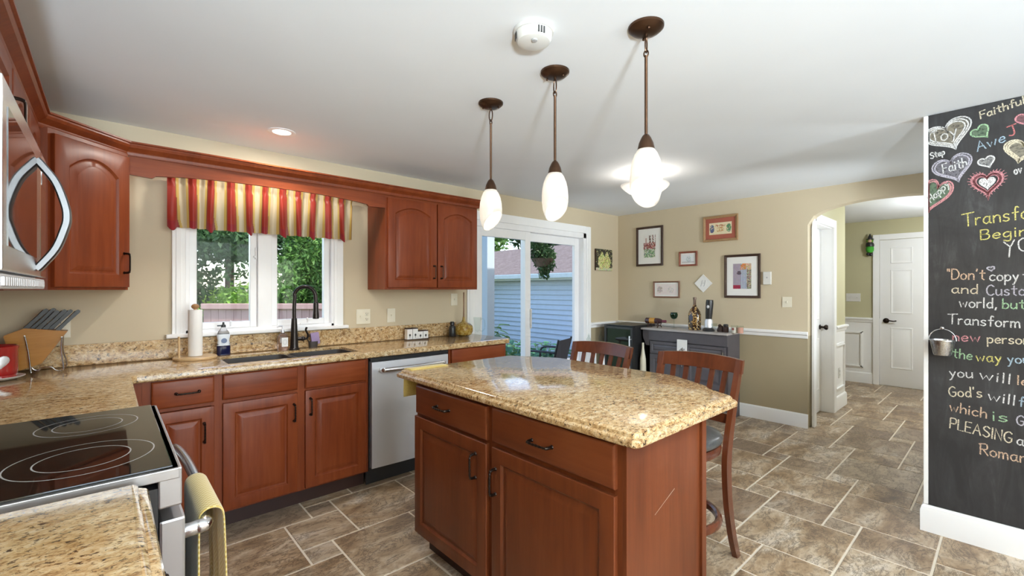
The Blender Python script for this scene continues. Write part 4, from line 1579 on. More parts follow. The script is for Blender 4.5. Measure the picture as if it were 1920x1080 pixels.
th = thing('thermostat', 'white thermostat on the dining wall beside the large framed photo', 'thermostat', (W2 - g, 1.653, 1.455), -PI / 2)
obj('body', MB().box(-.038, -.024, -.066, .038, 0, .066, bev=.006), M['plastic_white'], th, smooth=0)
obj('display', MB().lathe([(.001, 0), (.008, 0), (.008, .001), (.001, .001)], n=14), M['ring'], th, (0, -.0242, .006), rot=(R(90), 0, 0))
plate('light_switch', 'ivory switch plate on the dining wall beside the arch', (W2 - g, 1.477, 1.214), -PI / 2, .085, .105, [], [(.0, 0)], cat='switch')
plate('light_switch', 'wide white switch plate above the hallway wainscot beside the panelled door', (HX - g, 1.518, 1.222), -PI / 2, .17, .117, [], [(-.05, 0), (0, 0), (.05, 0)], mat='plastic_white', cat='switch')
plate('wall_outlet', 'white outlet low on the wainscot at the hallway corner', (6.12, HY - .0005, .40), 0, .07, .115, [(0, .021), (0, -.021)], mat='plastic_white')

# ------------------------------------------------------------------ bar stools
def stool(x, y, label):
    s = thing('bar_stool', label, 'bar stool', (x, y, 0), 0, 'dark wood stools at the island')
    # seat faces -x; own frame: back at +x
    b = MB()
    def ringr(r, z, sx=1.0):
        return [(r * sx * math.copysign(abs(math.cos(a)) ** .8, math.cos(a)), r * math.copysign(abs(math.sin(a)) ** .8, math.sin(a)), z) for a in [2 * PI * k / 36 for k in range(36)]]
    b.loft([ringr(.185, .545), ringr(.20, .55), ringr(.205, .575), ringr(.200, .590), ringr(.19, .592)])
    obj('seat_frame', b, M['stool'], s)
    b = MB()
    b.loft([ringr(.19, .592), ringr(.206, .600), ringr(.210, .618), ringr(.200, .638), ringr(.16, .650), ringr(.08, .655), ringr(.01, .656)])
    t = M.get('leather')
    obj('seat', b, t, s, smooth=60)
    for q in (-1, 1):
        # rear leg runs on up into the back post
        P = bez([(.235, q * .205, 0), (.190, q * .202, .12), (.150, q * .198, .30), (.135, q * .198, .48), (.150, q * .200, .60), (.195, q * .206, .78), (.262, q * .212, .985)], 5)
        m_ = MB()
        rings = []
        for p in P:
            w_ = .016 + .006 * min(1, p.z / .5) if p.z < .6 else .022 - .008 * (p.z - .6) / .4
            rings.append([(p.x - w_ * 1.25, p.y - .013, p.z), (p.x + w_ * 1.25, p.y - .013, p.z), (p.x + w_ * 1.25, p.y + .013, p.z), (p.x - w_ * 1.25, p.y + .013, p.z)])
        m_.loft(rings)
        obj('rear_leg', m_, M['stool'], s, smooth=40)
        P = bez([(-.215, q * .185, 0), (-.19, q * .178, .15), (-.165, q * .165, .35), (-.155, q * .155, .55)], 5)
        m_ = MB()
        m_.loft([[(p.x - .017, p.y - .017, p.z), (p.x + .017, p.y - .017, p.z), (p.x + .017, p.y + .017, p.z), (p.x - .017, p.y + .017, p.z)] for p in P])
        obj('front_leg', m_, M['stool'], s, smooth=40)
    # curved top rail
    m_ = MB()
    rings = []
    for i in range(17):
        t = i / 16 * 2 - 1
        yy = t * .232
        xo = .250 + .026 * (1 - t * t)
        zt = .985 + .014 * (1 - t * t)
        zb = .918 + .006 * (1 - t * t)
        rings.append([(xo - .022, yy, zb), (xo, yy, zb), (xo + .020, yy, zt), (xo - .004, yy, zt)])
    m_.loft(rings)
    obj('top_rail', m_, M['stool'], s, smooth=40)
    m_ = MB()
    m_.loft([[(.168 + .012 * (1 - t * t), t * .195, .675), (.188 + .012 * (1 - t * t), t * .195, .675), (.196 + .012 * (1 - t * t), t * .195, .72), (.176 + .012 * (1 - t * t), t * .195, .72)] for t in [k / 8 * 2 - 1 for k in range(9)]])
    obj('lower_rail', m_, M['stool'], s, smooth=40)
    for k in range(5):
        t = (k - 2) / 3.0
        m_ = MB()
        xb, xt = .182 + .012 * (1 - t * t * .7), .246 + .024 * (1 - t * t)
        m_.loft([[(xb - .006, t * .20 - .012, .715), (xb + .006, t * .20 - .012, .715), (xb + .006, t * .20 + .012, .715), (xb - .006, t * .20 + .012, .715)],
                 [(xt - .006, t * .215 - .013, .924), (xt + .006, t * .215 - .013, .924), (xt + .006, t * .215 + .013, .924), (xt - .006, t * .215 + .013, .924)]])
        obj('back_slat', m_, M['stool'], s, smooth=0)
    m_ = MB()
    m_.tube([(.205 * math.cos(a) - .01, .205 * math.sin(a), .235) for a in [2 * PI * k / 48 for k in range(48)]], .017, 10, closed=True, flat=1.3)
    obj('foot_ring', m_, M['stool'], s)
    return s
t_ = NT('grey_leather'); n_ = t_.noise(t_.coords(), 120, 3); t_.set(color=t_.ramp(n_.outputs['Fac'], [(.3, (.055, .055, .055)), (.7, (.09, .09, .088))]), rough=.32); t_.bump(n_.outputs['Fac'], .1, .002)
M['leather'] = t_.m
stool(2.115, 1.125, 'slatted dark wood bar stool nearest the blackboard, tucked under the island')
stool(2.125, 1.775, 'slatted dark wood bar stool nearest the sliding door, at the island')

# ------------------------------------------------------------------ pictures on the dining wall
M['attr'] = attr_mat('printed_paper', .6)
def print_mesh(w, h, nx, ny, fn, y=0.0):
    V, F, C_ = [], [], []
    for j in range(ny + 1):
        for i in range(nx + 1):
            V.append((-w / 2 + w * i / nx, y, -h / 2 + h * j / ny))
    for j in range(ny):
        for i in range(nx):
            q = j * (nx + 1) + i
            F.append((q, q + 1, q + nx + 2, q + nx + 1))
            C_.append(fn((i + .5) / nx, (j + .5) / ny))
    me = bpy.data.meshes.new('print')
    me.from_pydata(V, [], F)
    a = me.color_attributes.new('col', 'FLOAT_COLOR', 'CORNER')
    d = []
    for c in C_:
        d += [c[0], c[1], c[2], 1.0] * 4
    a.data.foreach_set('color', d)
    me.materials.append(M['attr'])
    return me


def framed(label, loc, rz, w, h, fw, fmat, mw_, fn, name='framed_picture', depth=.022, matc='matboard', mat2=None, nx=26, ny=32, group=None):
    p = thing(name, label, 'picture', loc, rz, group)
    b = MB()
    o_, i_ = [(-w / 2, -h / 2), (w / 2, -h / 2), (w / 2, h / 2), (-w / 2, h / 2)], fw
    rings = []
    for ins, y in ((0, -.001), (0, -depth + .004), (.003, -depth), (fw * .5, -depth * .92), (fw - .003, -depth * .7), (fw, -depth * .62), (fw, -.004)):
        rings.append([(s * (w / 2 - ins), y, t * (h / 2 - ins)) for s, t in ((-1, -1), (1, -1), (1, 1), (-1, 1))])
    b.loft(rings, False, False)
    obj('picture_frame', b, fmat, p, smooth=0)
    b = MB().box(-w / 2 + fw * .8, -.007, -h / 2 + fw * .8, w / 2 - fw * .8, -.001, h / 2 - fw * .8)
    obj('mat_board', b, M[matc], p, smooth=0)
    pw, ph = w - 2 * fw - 2 * mw_, h - 2 * fw - 2 * (mw_ if mat2 is None else mat2)
    obj('print', print_mesh(pw, ph, nx, ny, fn, -.0076), M['attr'], p, smooth=0)
    return p
M['matboard'] = plain('white_mat_board', (.80, .79, .77), .7, vary=.02)
M['redmat'] = plain('brick_mat_board', (.36, .10, .065), .7)
M['frame_dark'] = wood('dark_frame', (.035, .018, .012), (.055, .03, .022), (.08, .045, .033), (10, 10, 10))
M['frame_brown'] = wood('brown_frame', (.13, .055, .03), (.19, .085, .05), (.25, .12, .07), (10, 10, 10))
M['frame_gold'] = wood('tan_frame', (.28, .16, .075), (.36, .22, .11), (.42, .27, .15), (10, 10, 10))
M['frame_red'] = wood('red_frame', (.18, .05, .03), (.25, .075, .045), (.30, .10, .06), (10, 10, 10))
pr = random.Random(21)
def jit(c, k=.12):
    return tuple(max(0, min(1, q * (1 + (pr.random() - .5) * 2 * k))) for q in c)
def art_trees(u, v):
    if v < .36:
        if abs(u - .5) < .47 and pr.random() < .80:
            return jit((.17, .27, .15) if pr.random() < .6 else (.35, .45, .30), .4)
        return (.72, .74, .68)
    if v < .66:
        if pr.random() < .86 - .4 * max(0, .25 - u):
            return jit((.22, .06, .05) if pr.random() < .6 else (.42, .18, .16), .4)
        return (.75, .68, .66)
    if u > .42 and (math.sin(u * 26) > -.25) and pr.random() < .82:
        return jit((.17, .085, .075), .5)
    if abs(u - .2) < .05 and v < .86:
        return (.5, .35, .33)
    return (.78, .76, .74)
def art_sketch(u, v):
    d = math.hypot((u - .55) * 1.6, v - .45)
    if d < .32 and pr.random() < .6:
        return jit((.45, .49, .52), .25)
    if v < .16:
        return jit((.55, .55, .56), .1)
    return jit((.72, .75, .78), .05)
def art_label(u, v):
    for cx, c in ((.13, (.10, .13, .22)), (.87, (.10, .24, .12))):
        if math.hypot((u - cx) / .10, (v - .5) / .36) < 1 and pr.random() < .85:
            return jit(c, .5)
    if .68 < v < .84 and .28 < u < .72 and pr.random() < .55:
        return (.40, .16, .07)
    if .22 < v < .60 and .36 < u < .64 and pr.random() < .45:
        return jit((.45, .26, .08), .3)
    return jit((.72, .62, .42), .06)
def art_pale(u, v):
    if math.hypot((u - .18) / .13, (v - .48) / .32) < 1 and pr.random() < .8:
        return jit((.46, .38, .36), .2)
    if math.hypot((u - .72) / .16, (v - .46) / .28) < 1 and pr.random() < .5:
        return jit((.58, .52, .50), .15)
    return jit((.74, .66, .64), .04)
def art_photo(u, v):
    if v < .16 and u < .40:
        return jit((.33, .02, .06), .2)
    if v > .76 and u > .42 and pr.random() < .9 and (u - .42) * 1.2 + .76 > v - .15:
        return jit((.62, .24, .07) if u < .72 else (.58, .42, .26), .35)
    if math.hypot((u - .33) / .11, (v - .62) / .10) < 1 and v > .56:
        return jit((.10, .07, .10), .3)
    if u > .76:
        return jit((.20, .17, .12) if pr.random() < .6 else (.42, .36, .27), .3)
    if .42 < u < .76:
        return jit((.46, .50, .60) if math.sin(u * 70) > -.2 else (.30, .33, .42), .1)
    return jit((.36, .31, .38), .08)
RZ = -PI / 2
XW = W2 - .0005
framed('tall dark framed print of bare red trees over green grass', (XW, 2.996, 1.876), RZ, .365, .490, .026, M['frame_dark'], .074, art_trees, mat2=.08)
framed('small reddish framed pencil sketch of grey shapes', (XW, 2.497, 1.696), RZ, .218, .170, .020, M['frame_red'], .014, art_sketch, nx=26, ny=16, mat2=.016)
framed('wide tan framed wine label with a brick red mat', (XW, 2.128, 2.012), RZ, .376, .282, .026, M['frame_gold'], .040, art_label, matc='redmat', mat2=.050, nx=40, ny=18)
framed('wide brown framed pale print with faint grey drawings', (XW, 2.770, 1.339), RZ, .338, .198, .016, M['frame_brown'], .022, art_pale, mat2=.018, nx=40, ny=16)
framed('large black framed photo with a wide white mat beside the thermostat', (XW, 1.900, 1.481), RZ, .362, .462, .025, M['frame_dark'], .064, art_photo, mat2=.072, nx=24, ny=34)
# diamond tile plaque
dp = thing('diamond_plaque', 'white square tile plaque hung on its corner with a grey initial', 'plaque', (XW, 2.318, 1.408), RZ)
obj('tile', MB().box(-.073, -.012, -.073, .073, -.0005, .073, bev=.003, M=Matrix.Rotation(PI / 4, 4, 'Y')), M['matboard'], dp, smooth=0)
b = MB()
for s in (-1, 1):
    b.tube(bez([(s * .018 - .010, -.013, -.035), (s * .018, -.013, -.01), (s * .018 + .012, -.013, .035)]), .0025, 6)
b.tube(bez([(-.02, -.013, -.005), (0, -.013, .005), (.02, -.013, .0)]), .0018, 6)
obj('initial', b, plain('pale_grey_ink', (.42, .42, .45), .5), dp)
# canvas of pears on the window wall
def art_pear(u, v):
    for cx, cy, s in ((.36, .40, 1.0), (.66, .40, .95)):
        dx, dy = (u - cx) / (.24 * s), (v - cy) / (.34 * s)
        neck = math.hypot((u - cx) / .10, (v - .68) / .20) < 1
        if math.hypot(dx, dy) < 1 or neck:
            return jit((.62, .60, .26) if pr.random() < .62 else (.30, .32, .09), .25)
    if v < .14:
        return jit((.50, .50, .34), .3)
    if pr.random() < .10:
        return (.4, .4, .2)
    return jit((.035, .03, .018), .5)
pc = thing('pear_canvas', 'small dark canvas painting of pears beside the sliding door', 'painting', (4.677, W1 - .0005, 1.713), 0)
obj('canvas', MB().box(-.172, -.022, -.135, .172, -.0005, .135, bev=.002), M['frame_dark'], pc, smooth=0)
obj('picture', print_mesh(.342, .268, 30, 24, art_pear, -.0224), M['attr'], pc, smooth=0)

# ------------------------------------------------------------------ bar cabinet
M['slate'] = plain('slate_painted_wood', (.085, .078, .088), .42, vary=.1)
M['slate_top'] = plain('grey_laminate_top', (.40, .37, .36), .3)
BX0 = 4.665
bc = thing('bar_cabinet', 'slate painted bar cabinet with a pale top against the dining wall', 'cabinet', (BX0, 2.83, 0), RZ)
bw_, bd = .915, W2 - BX0 - .034
b = MB()
b.box(.03, .022, .0, bw_, bd, .870)
obj('cabinet_body', b, M['slate'], bc, smooth=0)
b = MB()
b.box(.02, 0, .755, bw_, .022, .870, bev=.002)
obj('apron', b, M['slate'], bc, smooth=0)
obj('plinth', MB().box(.03, .004, .0, bw_, .0215, .07), M['slate'], bc, smooth=0)
b = MB()
b.prism([(-.055, .870), (-.055, .80), (-.048, .765), (-.030, .735), (-.028, .715), (-.012, .690), (.03, .690), (.03, .870)], .006, bd - .01, 'y')
obj('bracket', b, M['slate'], bc, smooth=0)
obj('top', MB().box(-.068, -.018, .8705, bw_ + .005, bd + .001, .892, bev=.004), M['slate_top'], bc, smooth=0)
for (x0, x1) in ((.050, .475), (.485, .900)):
    w_ = x1 - x0
    m_ = MB()
    rings = []
    for ins, y in ((0, .003), (0, -.016), (.003, -.018), (.05, -.018), (.056, -.010), (.066, -.010), (.09, -.016)):
        rings.append([(ins, y, .30 + ins), (w_ - ins, y, .30 + ins), (w_ - ins, y, .60 - ins), (ins, y, .60 - ins)])
    m_.loft(rings, True, True)
    rings = []
    for ins, y in ((0, .003), (0, -.014), (.003, -.016), (.028, -.016), (.033, -.009), (.04, -.009), (.055, -.014)):
        rings.append([(ins, y, .607 + ins), (w_ - ins, y, .607 + ins), (w_ - ins, y, .745 - ins), (ins, y, .745 - ins)])
    m_.loft(rings, True, True)
    m_.box(0, -.016, .075, w_, .003, .295, bev=.004)
    dr = obj('door', m_, M['slate'], bc, (x0, 0, 0), smooth=0)
    hx = w_ - .03 if x0 < .2 else w_ - .018
    obj('handle', MB().cyl((hx, -.03, .50), (hx, -.03, .70), .005).cyl((hx, -.03, .52), (hx, -.014, .52), .004).cyl((hx, -.03, .68), (hx, -.014, .68), .004), M['chrome'], dr)
# small white plaque standing on the cabinet front
wpq = thing('white_plaque', 'little white plaque with a grey plant sketch on the bar cabinet front', 'plaque', (BX0 - .0192, 2.385, .700), RZ)
obj('board', MB().box(-.056, -.012, -.075, .056, 0, .092, bev=.002), M['matboard'], wpq, smooth=0)
b = MB()
for (xx, zz, hh) in ((-.024, -.03, .016), (-.010, -.015, .012), (.008, -.01, .022), (.014, -.03, .018), (.026, -.012, .012), (.002, -.045, .012), (-.018, -.052, .008)):
    b.sphere((xx, -.0125, zz), .006, 8, sy=.1, sz=hh / .006)
obj('sketch', b, plain('sketch_grey', (.20, .20, .21), .6), wpq, smooth=0)
cs = thing('cream_bottle', 'slim cream coloured bottle standing between cooler and bar cabinet', 'bottle', (BX0 - .045, 2.852, 0))
obj('bottle', MB().lathe([(.001, 0), (.034, 0), (.036, .01), (.036, .45), (.034, .53), (.022, .60), (.014, .66), (.014, .72), (.001, .722)]), plain('cream_glaze', (.66, .62, .48), .3), cs)

TZ = .8925
# lying wine bottle in a holder
wb = thing('wine_bottle', 'wine bottle with a yellow label lying in a cradle on the bar cabinet', 'bottle', (4.800, 2.79, TZ), RZ)
M['darkglass'] = glass('dark_bottle_glass', (.10, .045, .04), .05)
Rm = Matrix.Translation((0, 0, .076)) @ Matrix.Rotation(PI / 2, 4, 'Y')
obj('bottle', MB().lathe([(.001, -.13), (.030, -.13), (.034, -.125), (.034, .03), (.028, .06), (.015, .085), (.014, .125), (.001, .126)], M=Rm), plain('plum_glass', (.055, .022, .024), .1), wb)
obj('label', MB().lathe([(.0346, -.075), (.0346, -.005)], cap=False, M=Rm), plain('orange_label', (.55, .28, .05), .5), wb)
obj('capsule', MB().lathe([(.0155, .065), (.0155, .128), (.001, .129)], cap=False, M=Rm), plain('maroon_foil', (.16, .03, .05), .3), wb)
b = MB()
for s in (-.085, .045):
    b.tube([(s, .05 * math.cos(a), .052 - .046 * math.sin(a) + .02) for a in [PI * k / 12 for k in range(13)]], .005, 8)
    b.tube(bez([(s, .05, .0), (s, .03, .02), (s, 0, .028), (s, -.03, .02), (s, -.05, .0)]), .006, 8)
b.cyl((-.085, 0, .03), (.045, 0, .03), .005)
obj('cradle', b, M['frame_dark'], wb)
# green wine glass
wg = thing('green_goblet', 'stemmed glass with a dark green bowl next to the lying wine bottle', 'wine glass', (4.84, 2.585, TZ))
obj('bowl', MB().lathe([(.008, .105), (.026, .112), (.040, .135), (.043, .158), (.036, .182), (.034, .182), (.040, .158), (.037, .137), (.024, .117), (.001, .110)]), glass('green_glass', (.05, .16, .08), .05), wg)
obj('stem', MB().lathe([(.034, 0), (.034, .003), (.010, .008), (.006, .02), (.006, .09), (.009, .106), (.001, .106)]), M['clearglass'], wg)
# mosaic bottle
mb_ = thing('mosaic_bottle', 'tall square shouldered bottle patterned in amber and brown flecks', 'bottle', (4.83, 2.335, TZ))
t_ = NT('amber_mosaic'); n_ = t_.n('TexVoronoi'); n_.inputs['Scale'].default_value = 70; t_.l(t_.coords(), n_.inputs['Vector'])
sp_ = t_.n('SeparateColor'); t_.l(n_.outputs['Color'], sp_.inputs[0])
t_.set(color=t_.ramp(sp_.outputs[0], [(.0, (.035, .015, .008)), (.45, (.06, .025, .01)), (.55, (.36, .20, .06)), (.8, (.52, .36, .15))], 'CONSTANT'), rough=.2)
obj('body', MB().loft([squarish(.058, .040, 0), squarish(.064, .046, .006), squarish(.064, .046, .17), squarish(.055, .040, .205), squarish(.035, .028, .235), squarish(.020, .018, .255), squarish(.016, .016, .275)], M=Matrix.Rotation(RZ, 4, 'Z')), t_.m, mb_, smooth=40)
obj('medallion', MB().sphere((-.047, .02, .135), .03, 14, sx=.08, sy=.8, sz=1.2), plain('slate_blue_seal', (.07, .075, .11), .4), mb_)
obj('neck', MB().lathe([(.015, .272), (.015, .335), (.018, .337), (.018, .360), (.001, .362)], n=18), plain('brown_stopper', (.16, .10, .07), .4), mb_)
# electric corkscrew on its stand
ek = thing('electric_corkscrew', 'black electric corkscrew standing in a silver base on the bar cabinet', 'corkscrew', (4.80, 2.165, TZ))
obj('stand', MB().lathe([(.001, 0), (.060, 0), (.062, .01), (.050, .028), (.036, .032), (.001, .032)], n=30), M['black'], ek)
obj('collar', MB().lathe([(.036, .030), (.044, .04), (.042, .11), (.034, .13), (.001, .131)], n=24), M['steel'], ek)
obj('cup', MB().lathe([(.024, .03), (.034, .05), (.036, .085), (.033, .085), (.028, .05), (.001, .034)], (.004, -.052, 0), n=24), M['clearglass'], ek)
obj('body', MB().tube([(0, 0, .12), (0, -.004, .20), (0, -.010, .30), (0, -.012, .335)], .025, 20, [.032, .036, .039, .035]), M['black'], ek)
obj('button', MB().sphere((-.037, -.009, .262), .013, 12, sx=.4, sz=1.5), M['steel'], ek)
ko = thing('dark_figurine', 'small dark rounded ornament beside the electric corkscrew', 'ornament', (4.83, 2.050, TZ))
obj('body', MB().lathe([(.001, 0), (.034, 0), (.036, .012), (.030, .04), (.020, .062), (.001, .068)], n=20), M['kick'], ko)
obj('head', MB().sphere((-.012, .004, .062), .018, 12), M['kick'], ko)
kj = thing('brown_jar', 'little dark brown lidded jar in the middle of the bar top', 'jar', (4.80, 1.985, TZ))
obj('jar', MB().lathe([(.001, 0), (.026, 0), (.028, .006), (.028, .052), (.022, .058), (.001, .058)], n=22), M['kick'], kj)
obj('lid', MB().lathe([(.024, .058), (.025, .062), (.025, .078), (.018, .084), (.001, .085)], n=22), M['black'], kj)
for (yy, lab, colr, dk) in ((1.890, 'white candle jar with a dark red emblem on the bar cabinet', (.74, .66, .60), True), (1.830, 'pink candle jar at the end of the bar cabinet', (.72, .36, .28), False)):
    cj = thing('candle_jar', lab, 'candle', (4.775, yy, TZ), 0, 'candles on the bar top')
    obj('candle', MB().lathe([(.001, .002), (.028, .002), (.028, .060), (.001, .058)], n=24), plain('wax', colr, .6), cj)
    obj('glass_cup', MB().lathe([(.001, 0), (.031, 0), (.032, .004), (.032, .078), (.030, .078), (.0295, .003), (.001, .0015)], n=24), M['clearglass'], cj)
    if dk:
        obj('emblem', MB().sphere((-.0322, 0, .042), .012, 10, sx=.08), plain('maroon_print', (.25, .05, .04), .5), cj)

# beverage cooler between bar cabinet and corner
bv = thing('beverage_cooler', 'black beverage cooler with a glass door in the dining corner', 'refrigerator', (4.50, 3.312, 0), RZ)
obj('cooler_body', MB().box(.0, .045, .0, .40, .49, .905, bev=.006), M['black'], bv, smooth=0)
obj('top', MB().box(-.004, .0, .906, .404, .49, .918, bev=.003), M['black'], bv, smooth=0)
b = MB()
for (x0, x1, z0, z1) in ((0, .03, .06, .900), (.37, .40, .06, .900), (.03, .37, .06, .09), (.03, .37, .87, .900)):
    b.box(x0, 0, z0, x1, .042, z1, bev=.003)
cdr = obj('door', b, M['black'], bv, smooth=0)
obj('door_glass', MB().box(.028, .012, .088, .372, .020, .872), M['black_gloss'], cdr, smooth=0)
obj('handle', MB().cyl((.378, -.035, .30), (.378, -.035, .80), .008).cyl((.378, -.035, .34), (.378, 0, .34), .006).cyl((.378, -.035, .76), (.378, 0, .76), .006), M['steel'], cdr)

# low white side table with two glass bottles in the dining corner
st = thing('side_table', 'low white side table in the corner behind the far stool', 'table', (4.15, 3.20, 0))
obj('tabletop', MB().lathe([(.001, .70), (.17, .70), (.175, .706), (.175, .718), (.17, .724), (.001, .724)], n=40), M['trim'], st)
for k in range(3):
    a = R(30 + 120 * k)
    obj('leg', MB().tube([(.13 * math.cos(a), .13 * math.sin(a), .70), (.16 * math.cos(a), .16 * math.sin(a), 0)], .012, 10), M['trim'], st)
for (dx, dy, lab, hh) in ((-.03, .05, 'short clear glass bottle on the low white side table', .085), (.08, -.04, 'taller clear glass bottle on the low white side table', .125)):
    gb = thing('glass_bottle', lab, 'bottle', (4.15 + dx, 3.20 + dy, .7245), 0, 'glass bottles on the side table')
    obj('bottle', MB().lathe([(.001, 0), (.026, 0), (.028, .006), (.028, hh * .5), (.014, hh * .75), (.012, hh), (.010, hh), (.011, hh * .76), (.024, hh * .5), (.024, .006), (.001, .004)], n=20), M['clearglass'], gb)
    obj('stopper', MB().sphere((0, 0, hh + .008), .012, 10), M['clearglass'], gb)

# ------------------------------------------------------------------ blackboard
t_ = NT('blackboard_paint')
n_ = t_.noise(t_.coords(), 2.6, 6, .65, .8)
n2_ = t_.noise(t_.coords((1, 5, .8)), 3.0, 5, .7, 1.0)
f_ = t_.mix(.5, n_.outputs['Fac'], n2_.outputs['Fac'])
t_.set(color=t_.ramp(f_, [(.42, (.022, .021, .022)), (.56, (.036, .035, .037)), (.72, (.085, .085, .090))]), rough=.62, spec=.35)
M['blackboard'] = t_.m
BBX = CH - .007
bb = thing('blackboard', 'black chalkboard wall covered in colourful chalk writing and hearts', 'blackboard', (BBX, .300, 0))
obj('board', MB().box(0, -2.2, .149, .0065, 0, ZC - .002), M['blackboard'], bb, smooth=0)
for nm, c in dict(white=(.74, .74, .74), cream=(.74, .66, .50), yellow=(.72, .66, .22), peach=(.70, .50, .36), blue=(.42, .55, .66), green=(.38, .58, .36), pink=(.66, .30, .33), lavender=(.52, .50, .58), red=(.6, .2, .2)).items():
    M['chalk_' + nm] = chalk_mat('chalk_' + nm, c, .97, 260)
    M['smear_' + nm] = chalk_mat('smear_' + nm, tuple(q * .8 for q in c), .38, 75)

GL = {
 'A': (6, '!0,0 3,9 6,0|!1,3.5 5,3.5'), 'B': (5, '!0,0 0,9|0,9 3.5,9 4.5,7 3,5 0,4.8|0,4.8 4,4.6 5,2.3 3.5,.2 0,0'), 'C': (5.5, '5.5,7.5 3.5,9 1,7.5 0,4.5 1,1.2 3.5,0 5.5,1.2'),
 'D': (5.5, '!0,0 0,9|0,9 3.5,8.6 5.5,6 5.5,3 3.5,.4 0,0'), 'E': (4.5, '!4.6,9 0,9 0,0 4.6,0|!0,4.6 4,4.6'), 'F': (4.5, '!5,9 0,9 0,0|!0,4.8 4,4.8'),
 'G': (5.7, '5.5,7.8 3.5,9 1,7.5 0,4.5 1,1.2 3.5,0 5.5,1.5 5.7,4|!5.7,4 3.3,4'), 'I': (.6, '!.3,0 .3,9'), 'J': (5, '!0,9 5,9|3,9 3.2,2 2,0 .3,.8'), 'L': (4.2, '!0,9 0,0 4.5,0'),
 'H': (5, '!0,0 0,9|!5,0 5,9|!0,4.6 5,4.6'), 'N': (5, '!0,0 0,9 5,0 5,9'), 'O': (5.5, '2.7,9 .2,7 .2,2 2.7,0 5.3,2 5.3,7 2.7,9'), 'P': (4.8, '!0,0 0,9|0,9 4,9 5,6.8 4,4.5 0,4.3'), 'R': (5.3, '!0,0 0,9|-1,8.6 4,9.2 5,6.8 4,4.7 0,4.5|!2,4.5 5.5,0'),
 'S': (5, '5,7.8 3,9 .8,8 .6,6 4,4 5,2 3,0 0,1.2'), 'T': (6.5, '!-.5,8.8 7.5,9.4|!3.5,9 3.4,0'), 'U': (5, '0,9 0,2 2.5,0 5,2 5,9'), 'Y': (5.5, '!0,9 2.8,4.8|!5.6,9 2.6,4 1.4,-2'),
 'a': (4.6, '4,4.6 2,5 .3,3.5 .3,1.3 2,0 4,1.6|4.1,5 4,1 5,.1'), 'b': (4.2, '!0,9 0,0|0,3.5 2,5 4,3.5 4,1.2 2,0 0,1'), 'c': (4, '4,4.3 2,5 .2,3.3 .3,1.2 2,0 4,.8'),
 'd': (4.4, '4,4 2,5 .2,3.2 .4,1 2,0 4,1.5|!4.1,9 4.1,0'), 'e': (4, '.2,2.5 4,2.9 3.5,4.6 2,5 .3,3.3 .4,1 2,0 4,.8'), 'f': (3.6, '4,8.2 3,9 2,7.6 1.8,0|!.2,5 3.8,5.2'),
 'g': (4.4, '4,4.5 2,5 .3,3.5 .5,1.2 2,.5 4,2|4.1,5 4,-2 2.5,-3.3 .3,-2.4'), 'h': (4, '!0,9 0,0|0,3 2,5 3.8,4 4,0'), 'i': (.8, '!.3,5 .3,0|!.3,7 .4,7.7'), 'k': (4, '!0,9 0,0|!3.6,5 0,2.4 4,0'),
 'l': (.8, '!.3,9 .3,0'), 'm': (6.2, '!0,5 0,0|0,3.5 1.5,5 2.8,4 3,0|3,3.5 4.5,5 5.8,4 6.2,0'), 'n': (4, '!0,5 0,0|0,3.2 2,5 3.8,4 4,0'), 'o': (4.2, '2,5 .2,3.7 .2,1.2 2,0 4,1.2 4,3.7 2,5'),
 'p': (4.2, '!0,5 0,-3.5|0,3.5 2,5 4,3.7 4,1.3 2,0 0,1'), 'r': (3, '!0,5 0,0|0,3 1.5,4.8 3,4.8'), 's': (3.6, '3.5,4.4 2,5 .5,4.2 .8,3 3,2 3.6,1 2,0 0,.6'), 't': (3.6, '!1.8,8 1.8,1 3.2,0|!0,5.5 3.8,5.6'),
 'u': (4.2, '0,5 0,1.5 1.6,0 4,1.8|!4,5 4.1,0'), 'v': (4, '!0,5 2,0 4,5'), 'w': (6, '!0,5 1.5,0 3,4 4.5,0 6,5'), 'y': (4, '!0,5 2.1,1|4,5 2.4,1 1,-2.6 0,-3'), "'": (.8, '!.4,9 .1,7.2'), '"': (2, '!.2,9 .4,7|!1.6,9 1.8,7'), ',': (1, '!.6,.6 0,-1.5'),
}
def strokes(text):
    out, x = [], 0.0
    for ch in text:
        w_, s = GL[ch]
        for st_ in s.split('|'):
            sharp = st_.startswith('!')
            pts = [tuple(float(q) for q in p.split(',')) for p in st_.lstrip('!').split()]
            if not sharp:
                pts = [(p.x, p.y) for p in bez([(a, b_, 0) for a, b_ in pts], 4)]
            out.append([(a + x, b_) for a, b_ in pts])
        x += w_ + 1.9
    return out, x - 1.9
def ribbon(mb, pts, w_, x=-.0009):
    """flat chalk stroke on the board through (y, z) points"""
    P = [Vector((p[0], p[1])) for p in pts]
    V, F = [], []
    for i, p in enumerate(P):
        d = (P[min(i + 1, len(P) - 1)] - P[max(i - 1, 0)])
        d = d.normalized() if d.length > 1e-9 else Vector((1, 0))
        n_ = Vector((-d.y, d.x)) * w_ / 2
        e = d * (w_ * .35) * (-1 if i == 0 else (1 if i == len(P) - 1 else 0))
        V += [(x, p.x + n_.x + e.x, p.y + n_.y + e.y), (x, p.x - n_.x + e.x, p.y - n_.y + e.y)]
    for i in range(len(P) - 1):
        F.append((2 * i, 2 * i + 1, 2 * i + 3, 2 * i + 2))
    mb.faces(V, F)
